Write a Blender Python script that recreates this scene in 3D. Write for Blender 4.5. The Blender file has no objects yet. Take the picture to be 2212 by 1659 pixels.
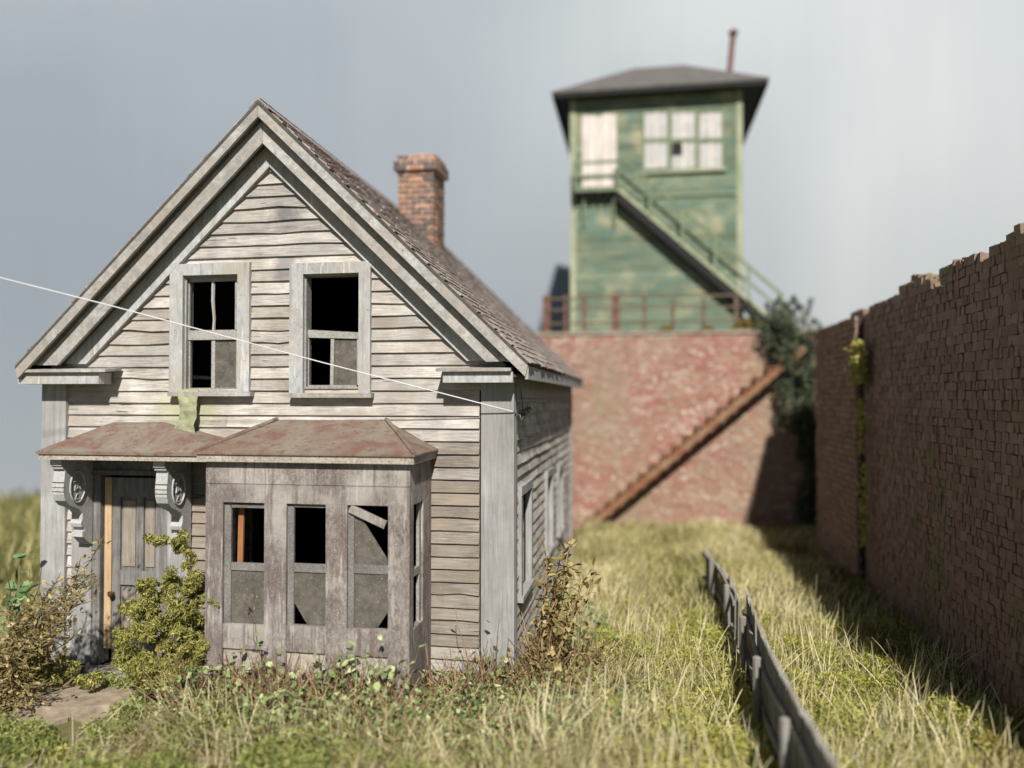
import bpy, math, random
import numpy as np
from mathutils import Vector, Matrix, Euler, noise as mnoise

random.seed(7)
rng = np.random.default_rng(7)
scn = bpy.context.scene
COL = scn.collection

# ---------------------------------------------------------------- camera, light, exposure
YAW, PITCH, FPX = math.radians(9.5), math.radians(1.05), 1660.0
CAM = np.array([1.4934, -8.7302, 3.36])
cd = bpy.data.cameras.new('camera')
cam = bpy.data.objects.new('camera', cd)
COL.objects.link(cam)
cam.location = CAM
cam.rotation_euler = (math.pi / 2 + PITCH, 0, YAW)
cd.sensor_width = 36
cd.lens = 36 * FPX / 2212
cd.clip_start, cd.clip_end = 0.1, 600
cd.dof.use_dof = True
cd.dof.focus_distance = 8.95
cd.dof.aperture_fstop = 0.195
scn.camera = cam

SUN_AZ, SUN_EL = math.radians(13.5), math.radians(42)     # azimuth measured from the house front towards its right side
sd = Vector((math.sin(SUN_AZ) * math.cos(SUN_EL), -math.cos(SUN_AZ) * math.cos(SUN_EL), math.sin(SUN_EL)))
w = bpy.data.worlds.new('World')
scn.world = w
w.use_nodes = True
nt = w.node_tree
sky = nt.nodes.new('ShaderNodeTexSky')
sky.sky_type = 'NISHITA'
sky.sun_disc = False
sky.sun_elevation = SUN_EL
sky.sun_rotation = math.atan2(sd.x, sd.y)
sky.air_density = 0.6
sky.dust_density = 1.2
sky.ozone_density = 0.3
sky.altitude = 1500
bg = nt.nodes['Background']
bg.inputs['Strength'].default_value = 0.05
nt.links.new(sky.outputs[0], bg.inputs['Color'])
sl = bpy.data.lights.new('sun', 'SUN')
sl.energy = 5.0
sl.angle = math.radians(1.8)
sl.color = (1.0, 0.955, 0.885)
so = bpy.data.objects.new('sun', sl)
so.rotation_euler = sd.to_track_quat('Z', 'Y').to_euler()
so.location = (6, -12, 16)
COL.objects.link(so)
scn.view_settings.view_transform = 'Standard'
scn.view_settings.look = 'None'
scn.view_settings.gamma = 1
scn.view_settings.use_curve_mapping = False
scn.view_settings.exposure = 0.42

# ---------------------------------------------------------------- measuring helpers: a sight line meets a real plane of the place
_s, _c = math.sin(YAW), math.cos(YAW)
_R = np.array([_c, _s, 0.0])
_Fh = np.array([-_s, _c, 0.0])
_F = _Fh * math.cos(PITCH) + np.array([0, 0, math.sin(PITCH)])
_U = -_Fh * math.sin(PITCH) + np.array([0, 0, math.cos(PITCH)])


def _on(u, v, a, val):
    r = _F + _R * (u - 1106) / FPX - _U * (v - 829.5) / FPX
    return CAM + r * (val - CAM[a]) / r[a]


def PY(u, v, y): return _on(u, v, 1, y)
def PX(u, v, x): return _on(u, v, 0, x)
def XZ(u, v, y):
    p = _on(u, v, 1, y)
    return p[0], p[2]


# ---------------------------------------------------------------- materials
def lin(c):
    return tuple((x / 12.92 if x <= 0.04045 else ((x + 0.055) / 1.055) ** 2.4) for x in c)


class Nodes:
    def __init__(self, name):
        self.m = bpy.data.materials.new(name)
        self.m.use_nodes = True
        self.t = self.m.node_tree
        self.b = self.t.nodes['Principled BSDF']
        self.b.inputs['Specular IOR Level'].default_value = 0.25

    def n(self, typ, **kw):
        nd = self.t.nodes.new(typ)
        for k, v in kw.items():
            if k[0] == 'i' and k[1:].isdigit():
                v_ = v
                if hasattr(v_, 'is_output') or isinstance(v_, bpy.types.NodeSocket):
                    self.t.links.new(v_, nd.inputs[int(k[1:])])
                else:
                    nd.inputs[int(k[1:])].default_value = v_
            else:
                setattr(nd, k, v)
        return nd

    def pos(self, scale=(1, 1, 1), rand=None, off=(0, 0, 0)):
        g = self.n('ShaderNodeNewGeometry').outputs['Position']
        if rand is not None:
            r = self.n('ShaderNodeVectorMath', operation='SCALE')
            cmb = self.n('ShaderNodeCombineXYZ', i0=rand, i1=rand, i2=rand)
            self.t.links.new(cmb.outputs[0], r.inputs[0])
            r.inputs['Scale'].default_value = 37.0
            g = self.n('ShaderNodeVectorMath', operation='ADD', i0=g, i1=r.outputs[0]).outputs[0]
        return self.n('ShaderNodeMapping', i0=g, i1=off, i3=scale).outputs[0]

    def noise(self, vec, scale=1.0, detail=6, rough=0.6, dist=0.0):
        nd = self.n('ShaderNodeTexNoise', i0=vec)
        nd.inputs['Scale'].default_value = scale
        nd.inputs['Detail'].default_value = detail
        nd.inputs['Roughness'].default_value = rough
        nd.inputs['Distortion'].default_value = dist
        return nd.outputs[0]

    def ramp(self, fac, stops, interp='LINEAR'):
        nd = self.n('ShaderNodeValToRGB', i0=fac)
        cr = nd.color_ramp
        cr.interpolation = interp
        while len(cr.elements) < len(stops):
            cr.elements.new(0.5)
        for e, (p, c) in zip(cr.elements, stops):
            e.position = p
            e.color = (*c[:3], 1) if len(c) >= 3 else (c[0], c[0], c[0], 1)
        return nd.outputs[0]

    def step(self, fac, lo, hi):
        return self.ramp(fac, [(lo, (0, 0, 0)), (hi, (1, 1, 1))])

    def mix(self, fac, a, b, blend='MIX'):
        nd = self.n('ShaderNodeMix', data_type='RGBA', blend_type=blend)
        for sock, v in ((nd.inputs[0], fac), (nd.inputs[6], a), (nd.inputs[7], b)):
            if isinstance(v, bpy.types.NodeSocket):
                self.t.links.new(v, sock)
            else:
                sock.default_value = v if isinstance(v, (int, float)) else (*v[:3], 1)
        return nd.outputs[2]

    def math(self, op, a, b=0.0):
        return self.n('ShaderNodeMath', operation=op, i0=a, i1=b).outputs[0]

    def rnd(self):
        return self.n('ShaderNodeObjectInfo').outputs['Random']

    def attr(self, name):
        return self.n('ShaderNodeAttribute', attribute_name=name).outputs['Fac']

    def bump(self, h, strength=0.3, dist=0.02):
        nd = self.n('ShaderNodeBump')
        nd.inputs['Strength'].default_value = strength
        nd.inputs['Distance'].default_value = dist
        self.t.links.new(h, nd.inputs['Height'])
        self.t.links.new(nd.outputs[0], self.b.inputs['Normal'])

    def out(self, col, rough=0.85):
        if isinstance(col, bpy.types.NodeSocket):
            self.t.links.new(col, self.b.inputs['Base Color'])
        else:
            self.b.inputs['Base Color'].default_value = (*col[:3], 1)
        if isinstance(rough, bpy.types.NodeSocket):
            self.t.links.new(rough, self.b.inputs['Roughness'])
        else:
            self.b.inputs['Roughness'].default_value = rough
        return self.m


AX = {'x': (0.05, 1, 1), 'y': (1, 0.05, 1), 'z': (1, 1, 0.06), 'n': (1, 1, 1), 'z2': (1, 1, .45)}


def weathered(name, stops, axis='x', fine=55.0, vary=0.25, tint=None, speck=None, patch=None, blot=2.2, rough=0.88, bump=0.35, src='obj', crack=0.75, streak=None, stains=()):
    """bare or peeling wood: grain along one axis, blotches, optional flecks and patches of another colour"""
    n = Nodes(name)
    r = n.rnd() if src == 'obj' else n.attr('rnd')
    p = n.pos(AX[axis], r)
    grain = n.noise(p, fine, 8, 0.7, 0.3)
    blotch = n.noise(n.pos((1, 1, 1), r), blot, 5, 0.6)
    f = n.math('ADD', n.math('MULTIPLY', grain, 0.62), n.math('MULTIPLY', blotch, 0.38))
    col = n.ramp(f, stops)
    if tint is not None:
        col = n.mix(n.math('MULTIPLY', n.step(n.noise(n.pos((1, 1, 1), r, (5, 1, 3)), blot * 0.7, 4, 0.6), 0.42, 0.68), 0.8), col, tint)
    if patch is not None:
        pc, sc, lo, hi = patch
        col = n.mix(n.step(n.noise(n.pos((1, 1, 1), None, (9, 4, 2)), sc, 7, 0.65), lo, hi), col, pc)
    for (sx, sz, rx, rz, sc_) in stains:      # soot and moss marks with a shape of their own
        g = n.n('ShaderNodeNewGeometry').outputs['Position']
        sep = n.n('ShaderNodeSeparateXYZ', i0=g)
        dx = n.math('DIVIDE', n.math('SUBTRACT', sep.outputs[0], sx), rx)
        dz = n.math('DIVIDE', n.math('SUBTRACT', sep.outputs[2], sz), rz)
        d2 = n.math('ADD', n.math('MULTIPLY', dx, dx), n.math('MULTIPLY', dz, dz))
        ms = n.math('SUBTRACT', n.math('MULTIPLY', n.noise(n.pos((1, 1, 1), None, (4, 4, 1)), 5, 5, .65), 1.7), d2)
        col = n.mix(n.math('MULTIPLY', n.step(ms, .05, .75), .72), col, sc_)
    if streak is not None:
        st = n.step(n.noise(n.pos((1, 1, .07), None, (3, 8, 2)), 13, 6, 0.65), *streak[1:])
        col = n.mix(n.math('MULTIPLY', st, .75), col, streak[0])
        st = n.step(n.noise(n.pos((1, 1, .10), None, (13, 1, 4)), 20, 5, 0.6), .58, .68)
        col = n.mix(n.math('MULTIPLY', st, .6), col, tuple(min(.7, 1.15 * x) for x in stops[-1][1]))
    if speck is not None:
        sc_, lo, hi, c_ = speck
        col = n.mix(n.step(n.noise(n.pos((1, 1, 1), r, (2, 7, 1)), sc_, 4, 0.6), lo, hi), col, c_)
    if crack:
        ck = n.step(n.noise(n.pos(AX[axis], r, (3, 3, 3)), fine * 0.7, 3, 0.5), 0.27, 0.31)
        col = n.mix(n.math('SUBTRACT', 1.0, ck), col, tuple(0.4 * x for x in stops[0][1]))
    if vary:
        v = n.math('ADD', n.math('MULTIPLY', r, vary), 1 - vary * 0.6)
        hsv = n.n('ShaderNodeHueSaturation')
        n.t.links.new(v, hsv.inputs['Value'])
        n.t.links.new(col, hsv.inputs['Color'])
        col = hsv.outputs[0]
    n.bump(f, bump, 0.03)
    return n.out(col, rough)


M = {}
M['clap'] = weathered('bleached_clapboard_wood', [(0.32, (.10, .088, .075)), (0.42, (.30, .275, .245)), (0.53, (.475, .445, .405)), (0.67, (.66, .625, .575))],
                      'x', 75, 0.3, tint=(.26, .22, .175), patch=((.30, .285, .27), .9, .54, .72), stains=((-2.72, 5.62, .30, .42, (.085, .085, .10)), (-2.75, 4.95, .2, .3, (.16, .155, .16)), (-4.05, 3.20, .55, .32, (.36, .37, .22)), (-2.1, 3.45, .7, .2, (.42, .36, .28)), (-5.5, 3.5, .4, .25, (.27, .24, .21))), speck=(45, .66, .72, (.20, .18, .15)))
M['clap_stain'] = weathered('sooty_clapboard_wood', [(0.30, (.07, .065, .06)), (0.44, (.24, .22, .20)), (0.56, (.45, .42, .38)), (0.72, (.60, .57, .51))],
                            'x', 75, 0.2, tint=(.25, .24, .235), blot=2.0)
M['clap_brown'] = weathered('brown_clapboard_wood', [(0.30, (.08, .07, .06)), (0.44, (.175, .15, .128)), (0.57, (.27, .24, .205)), (0.72, (.42, .385, .34))],
                            'x', 60, 0.28, tint=(.25, .20, .15), speck=(50, .67, .72, (.45, .42, .36)))
M['clap_side'] = weathered('side_clapboard_wood', [(0.30, (.13, .12, .11)), (0.43, (.42, .395, .35)), (0.55, (.60, .57, .515)), (0.72, (.72, .69, .63))],
                           'y', 60, 0.3, tint=(.22, .20, .18), speck=(50, .66, .72, (.15, .14, .12)))  # lighter copy of the boards, making up for weak sun on this side
M['trim'] = weathered('peeling_grey_white_trim', [(0.30, (.22, .222, .222)), (0.45, (.34, .345, .345)), (0.58, (.44, .442, .435)), (0.75, (.56, .555, .54))],
                      'z2', 20, 0.15, tint=(.36, .325, .265), speck=(34, .64, .70, (.17, .16, .145)), crack=0, streak=((.25, .24, .225), .54, .66))
M['trim_z'] = weathered('peeling_grey_white_post', [(0.30, (.12, .118, .115)), (0.45, (.235, .235, .23)), (0.56, (.335, .333, .325)), (0.72, (.50, .49, .465))],
                        'z', 26, 0.15, tint=(.30, .285, .26), speck=(60, .64, .70, (.20, .18, .15)), crack=0)
M['trim_rake'] = weathered('weathered_rake_wood', [(0.30, (.14, .135, .125)), (0.45, (.29, .28, .26)), (0.58, (.43, .42, .40)), (0.75, (.57, .56, .54))],
                           'n', 16, 0.18, tint=(.30, .265, .22), patch=((.25, .24, .22), 3.5, .52, .66), speck=(34, .64, .70, (.15, .13, .10)), crack=0)
M['soffit'] = weathered('dirty_soffit_wood', [(0.3, (.03, .03, .025)), (0.5, (.075, .072, .06)), (0.75, (.13, .125, .11))], 'n', 25, 0.1, crack=0)  # wood darkened so its colour carries the shade under the eaves
M['bay'] = weathered('mauve_brown_peeling_paint', [(0.34, (.06, .05, .045)), (0.45, (.155, .134, .118)), (0.54, (.25, .222, .198)), (0.66, (.40, .37, .333))],
                     'z2', 34, 0.12, tint=(.13, .103, .098), speck=(95, .61, .67, (.46, .42, .37)), patch=((.35, .325, .295), 1.1, .50, .66), blot=2.6, crack=0, streak=((.115, .085, .08), .52, .66))
M['skirt'] = weathered('tan_skirt_paint', [(0.34, (.13, .11, .09)), (0.45, (.27, .24, .20)), (0.56, (.40, .36, .30)), (0.70, (.52, .48, .41))], 'n', 34, 0.12, tint=(.24, .20, .17), speck=(80, .60, .66, (.6, .54, .44)), crack=0)
M['sash_dark'] = weathered('dark_grey_sash_paint', [(0.30, (.07, .065, .06)), (0.46, (.15, .14, .13)), (0.6, (.22, .21, .195)), (0.75, (.36, .345, .32))], 'n', 40, 0.15, speck=(80, .62, .68, (.45, .42, .37)), crack=0)
M['trim_white'] = weathered('cracked_white_paint', [(0.30, (.22, .22, .22)), (0.44, (.38, .38, .375)), (0.58, (.52, .515, .505)), (0.75, (.64, .635, .62))], 'n', 30, 0.05, tint=(.40, .39, .37), speck=(45, .62, .67, (.14, .135, .13)), crack=0)
M['sash'] = weathered('grey_sash_paint', [(0.30, (.12, .11, .10)), (0.46, (.26, .25, .23)), (0.6, (.38, .37, .34)), (0.75, (.5, .48, .44))],
                      'n', 40, 0.15, speck=(70, .62, .68, (.14, .12, .10)), crack=0)
M['door'] = weathered('dark_grey_door_paint', [(0.30, (.055, .053, .05)), (0.46, (.145, .14, .132)), (0.6, (.25, .242, .23)), (0.75, (.37, .36, .34))],
                      'z', 34, 0.1, speck=(80, .62, .68, (.05, .05, .05)), crack=0)
M['door_panel'] = weathered('tan_door_panel_wood', [(0.30, (.10, .085, .07)), (0.46, (.24, .205, .165)), (0.6, (.34, .30, .245)), (0.75, (.44, .40, .34))], 'z', 34, 0.1, crack=0)
M['raw'] = weathered('bare_yellow_wood', [(0.30, (.32, .20, .10)), (0.5, (.50, .35, .20)), (0.7, (.60, .46, .29))], 'z', 45, 0.05, crack=0)
M['orange'] = weathered('orange_brown_plank_wood', [(0.30, (.17, .07, .03)), (0.5, (.30, .13, .055)), (0.7, (.38, .20, .09))], 'z', 45, 0.05, crack=0)
M['dark'] = weathered('dark_interior_boards', [(0.3, (.008, .008, .008)), (0.6, (.02, .018, .016)), (0.8, (.03, .027, .022))], 'x', 20, 0, crack=0)  # near-black colour stands in for the unlit rooms
M['fence'] = weathered('silver_grey_fence_wood', [(0.30, (.09, .083, .073)), (0.45, (.20, .188, .168)), (0.58, (.30, .284, .256)), (0.75, (.42, .40, .365))],
                       'z', 40, 0.3, tint=(.20, .18, .13), crack=0)


def rust_roof(name, base, rust, gray, scale=2.6):
    n = Nodes(name)
    a = n.noise(n.pos(), scale, 8, 0.65, 0.4)
    b = n.noise(n.pos((1, 1, 1), None, (4, 9, 1)), scale * 5, 6, 0.7)
    col = n.ramp(a, [(0.36, rust), (0.5, base), (0.64, gray)])
    col = n.mix(n.step(b, 0.54, 0.62), col, rust)
    col = n.mix(n.step(n.noise(n.pos((1, 1, 1), None, (1, 1, 8)), 60, 3, 0.5), 0.68, 0.72), col, (.5, .45, .4))
    n.bump(b, 0.4, 0.02)
    return n.out(col, 0.7)


M['tin'] = rust_roof('rusty_tin_roof', (.185, .14, .112), (.15, .082, .058), (.20, .18, .14), 2.3)
M['fascia'] = weathered('peeling_fascia_paint', [(0.30, (.12, .10, .08)), (0.46, (.32, .28, .23)), (0.6, (.45, .41, .35)), (0.75, (.58, .55, .49))],
                        'n', 34, 0.1, speck=(40, .58, .66, (.17, .10, .07)), crack=0)


def shingle_mat(name, src):
    n = Nodes(name)
    r = n.rnd() if src == 'obj' else n.attr('rnd')
    col = n.ramp(r, [(0.0, (.10, .075, .06)), (0.35, (.19, .15, .125)), (0.7, (.27, .225, .195)), (1.0, (.36, .32, .29))])
    g = n.noise(n.pos((1, 1, 1), r), 40, 6, 0.7)
    col = n.mix(n.step(g, 0.53, 0.63), col, (.48, .44, .41))
    col = n.mix(n.step(n.noise(n.pos((1, 1, 1), None, (3, 2, 8)), 7, 4, 0.6), 0.60, 0.66), col, (.24, .075, .045))
    n.bump(g, 0.5, 0.02)
    return n.out(col, 0.85)


M['shingle'] = shingle_mat('brown_grey_shingle', 'obj')
M['shingle_far'] = shingle_mat('brown_grey_shingle_rows', 'attr')


def brick_mat(name, stops, src='obj', mortar=(.42, .37, .31), wear=(.50, .43, .35), wl=(0.58, 0.68), moss=None):
    n = Nodes(name)
    r = n.rnd() if src == 'obj' else n.attr('rnd')
    col = n.ramp(r, stops)
    a = n.noise(n.pos((1, 1, 1), r), 22, 6, 0.65)
    col = n.mix(n.math('MULTIPLY', n.step(a, 0.35, 0.75), 0.6), col, n.mix(1.0, col, (.55, .5, .48), 'MULTIPLY'))
    col = n.mix(n.step(n.noise(n.pos((1, 1, 1), r, (7, 3, 5)), 9, 6, 0.7), *wl), col, wear)
    if moss:
        mc, sc, lo, hi = moss
        col = n.mix(n.math('MULTIPLY', n.step(n.noise(n.pos((1, 1, .5), None, (2, 5, 6)), sc, 6, 0.65), lo, hi), 0.8), col, mc)
    n.bump(a, 0.5, 0.02)
    return n.out(col, 0.9)


M['chim'] = brick_mat('orange_chimney_brick', [(0, (.12, .10, .095)), (0.35, (.24, .165, .13)), (0.7, (.36, .205, .135)), (1, (.46, .26, .17))])
BRN = [(0, (.22, .15, .11)), (0.4, (.26, .178, .13)), (0.75, (.28, .197, .146)), (1, (.31, .23, .175))]
M['brick'] = brick_mat('brown_wall_brick', BRN, 'obj', wl=(.62, .75), wear=(.22, .20, .17), moss=((.13, .14, .055), 0.6, .54, .68))
M['brick_far'] = brick_mat('brown_wall_brick_rows', BRN, 'attr', wl=(.62, .75), wear=(.22, .20, .17), moss=((.13, .14, .055), 0.6, .54, .68))
RED = [(0, (.29, .15, .115)), (0.3, (.35, .155, .12)), (0.6, (.36, .20, .15)), (0.85, (.36, .245, .175)), (1, (.46, .36, .29))]
M['brick_red'] = brick_mat('peeling_red_brick', RED, 'attr', wl=(.575, .63), wear=(.74, .66, .57), moss=((.29, .23, .155), 0.5, .40, .60))
M['brick_red_near'] = brick_mat('peeling_red_brick_single', RED, 'obj', wl=(.575, .63), wear=(.74, .66, .57), moss=((.29, .23, .155), 0.5, .40, .60))


def plain(name, c, rough=0.85, sc=8, amt=0.35, bump=0.2):
    n = Nodes(name)
    a = n.noise(n.pos(), sc, 7, 0.65)
    col = n.ramp(a, [(0.3, tuple(x * (1 - amt) for x in c)), (0.55, c), (0.75, tuple(min(1, x * (1 + amt)) for x in c))])
    n.bump(a, bump, 0.02)
    return n.out(col, rough)


M['mortar'] = plain('pale_mortar', (.58, .52, .45), 0.95, 20)
M['mortar_dark'] = plain('crumbled_dark_mortar', (.055, .038, .028), 0.95, 12)
M['mortar_red'] = plain('whitewashed_mortar', (.40, .29, .225), 0.95, 6)
M['concrete'] = plain('weathered_concrete', (.30, .26, .20), 0.95, 5)
M['stone'] = plain('tan_slab_stone', (.29, .235, .175), 0.95, 7, 0.4, 0.6)
M['wire'] = plain('pale_grey_wire', (.62, .62, .62), 0.5, 4, 0.1)
M['steel'] = plain('tarnished_wire', (.20, .16, .14), 0.45, 30)
M['iron'] = rust_roof('rusted_iron', (.23, .12, .065), (.20, .075, .035), (.27, .17, .10), 3)
M['iron_red'] = plain('red_brown_iron', (.165, .08, .058), 0.8, 6)
M['rail_brown'] = plain('dull_brown_iron', (.15, .11, .075), 0.85, 6)
M['knob'] = plain('rusty_door_knob', (.10, .04, .025), 0.5, 30)
M['cloth'] = plain('faded_green_cloth', (.30, .31, .19), 0.95, 16, 0.22, 0.5)
n_ = Nodes('grimy_glass')
a_ = n_.noise(n_.pos(), 9, 7, 0.7)
c_ = n_.ramp(a_, [(0.3, (.065, .058, .048)), (0.55, (.12, .108, .092)), (0.75, (.18, .163, .14))])
c_ = n_.mix(n_.step(n_.noise(n_.pos((1, 1, 1), None, (3, 3, 3)), 48, 4, 0.6), 0.63, 0.69), c_, (.36, .32, .26))
M['glass'] = n_.out(c_, 0.32)
n_.b.inputs['Specular IOR Level'].default_value = 0.2
# signal box
M['green'] = weathered('faded_green_boards', [(0.30, (.045, .075, .045)), (0.46, (.13, .165, .11)), (0.6, (.21, .235, .155)), (0.75, (.34, .34, .235))],
                       'x', 14, 0.35, tint=(.10, .18, .15), patch=((.34, .32, .20), .9, .50, .68), blot=1.3, crack=0)
M['cream'] = weathered('cream_green_corner_wood', [(0.30, (.16, .18, .11)), (0.5, (.33, .34, .23)), (0.75, (.47, .46, .34))], 'z', 20, 0.1, tint=(.22, .27, .18), crack=0)
M['greentrim'] = weathered('grey_green_metal_paint', [(0.30, (.07, .10, .06)), (0.5, (.17, .21, .13)), (0.75, (.30, .32, .22))], 'n', 16, 0.15, crack=0)
M['board'] = weathered('pinkish_white_boards', [(0.30, (.34, .29, .27)), (0.5, (.60, .54, .50)), (0.75, (.72, .67, .63))], 'z', 20, 0.2, crack=0)
M['curtain'] = plain('milky_old_glass', (.43, .42, .40), 0.4, 4, 0.25)
M['slate'] = plain('dark_slate_roof', (.115, .105, .098), 0.8, 4, 0.35)
M['tar'] = plain('black_eaves', (.018, .018, .017), 0.8, 6)  # black of the eaves, also painted shade under the stair and landing


def tinted(name, stops, attr='rnd', rough=0.8, trans=0.25, src='attr'):
    n = Nodes(name)
    r = n.attr(attr) if src == 'attr' else n.rnd()
    col = n.ramp(r, stops)
    n.out(col, rough)
    if trans:
        tr = n.n('ShaderNodeBsdfTranslucent')
        n.t.links.new(col, tr.inputs[0])
        mx = n.n('ShaderNodeMixShader')
        mx.inputs[0].default_value = trans
        n.t.links.new(n.b.outputs[0], mx.inputs[1])
        n.t.links.new(tr.outputs[0], mx.inputs[2])
        n.t.links.new(mx.outputs[0], n.t.nodes['Material Output'].inputs[0])
    return n.m


M['grass'] = tinted('straw_grass', [(0, (.12, .13, .04)), (0.25, (.26, .25, .085)), (0.55, (.42, .375, .165)), (0.8, (.57, .50, .27)), (1, (.70, .63, .41))])
M['foam_green'] = tinted('mid_green_moss', [(0, (.08, .105, .025)), (0.4, (.205, .24, .065)), (0.75, (.36, .385, .12)), (1, (.54, .52, .22))])
M['foam_yellow'] = tinted('yellow_green_moss', [(0, (.20, .22, .045)), (0.45, (.37, .38, .085)), (0.8, (.52, .48, .14)), (1, (.60, .50, .19))])
M['foam_bush'] = tinted('olive_bush_foliage', [(0, (.09, .09, .02)), (0.35, (.25, .245, .06)), (0.75, (.42, .395, .12)), (1, (.58, .54, .22))])
M['dark_leaf'] = tinted('slate_dark_leaf', [(0, (.03, .03, .035)), (0.6, (.075, .075, .085)), (1, (.13, .13, .14))], trans=0)
M['ivy'] = tinted('teal_green_ivy', [(0, (.025, .035, .022)), (0.5, (.085, .11, .068)), (0.85, (.17, .20, .12)), (1, (.30, .31, .15))])
M['leaf'] = tinted('fresh_green_leaf', [(0, (.10, .14, .05)), (0.5, (.26, .34, .13)), (0.85, (.42, .50, .23)), (1, (.58, .60, .34))])
M['leaf_teal'] = tinted('blue_green_leaf', [(0, (.07, .14, .05)), (0.6, (.18, .29, .12)), (1, (.32, .43, .20))])
M['leaf_dry'] = tinted('dry_olive_leaf', [(0, (.13, .10, .03)), (0.5, (.27, .22, .08)), (0.85, (.42, .34, .14)), (1, (.50, .42, .22))])
M['stem_red'] = tinted('red_brown_stem', [(0, (.10, .05, .03)), (0.5, (.20, .12, .065)), (1, (.36, .26, .14))], trans=0)
M['stem_dry'] = tinted('dry_tan_stem', [(0, (.10, .075, .035)), (0.6, (.22, .17, .08)), (1, (.34, .27, .15))], trans=0)
M['moss_tuft'] = tinted('ochre_moss', [(0, (.12, .10, .02)), (0.6, (.24, .19, .045)), (1, (.33, .26, .08))])

n_ = Nodes('earth_and_low_growth')
a_ = n_.noise(n_.pos(), 1.1, 8, 0.65)
b_ = n_.noise(n_.pos((1, 1, 1), None, (6, 2, 1)), 14, 7, 0.7)
c_ = n_.ramp(a_, [(0.35, (.085, .09, .03)), (0.5, (.14, .125, .05)), (0.65, (.19, .15, .08))])
c_ = n_.mix(n_.step(b_, 0.5, 0.66), c_, (.10, .11, .035))
n_.bump(b_, 0.6, 0.05)
M['earth'] = n_.out(c_, 0.95)

SKY_FALLOFF_OFF = (14.5, 7.1, 31.0)  # noise offset that darkens the paint to the left, carrying the lamp's falloff
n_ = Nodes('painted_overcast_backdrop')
a_ = n_.noise(n_.pos((.028, .028, .02), None, SKY_FALLOFF_OFF), 1.0, 3, 0.45, 0.2)
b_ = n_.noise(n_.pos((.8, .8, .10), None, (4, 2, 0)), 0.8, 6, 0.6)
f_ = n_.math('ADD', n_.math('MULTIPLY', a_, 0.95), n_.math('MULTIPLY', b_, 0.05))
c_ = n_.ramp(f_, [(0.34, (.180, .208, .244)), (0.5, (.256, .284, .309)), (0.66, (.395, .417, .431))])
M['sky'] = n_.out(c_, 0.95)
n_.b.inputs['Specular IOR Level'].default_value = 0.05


# ---------------------------------------------------------------- mesh helpers
def origin(o):
    v = Vector((0, 0, 0))
    while o is not None:
        v += o.location
        o = o.parent
    return v


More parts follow.
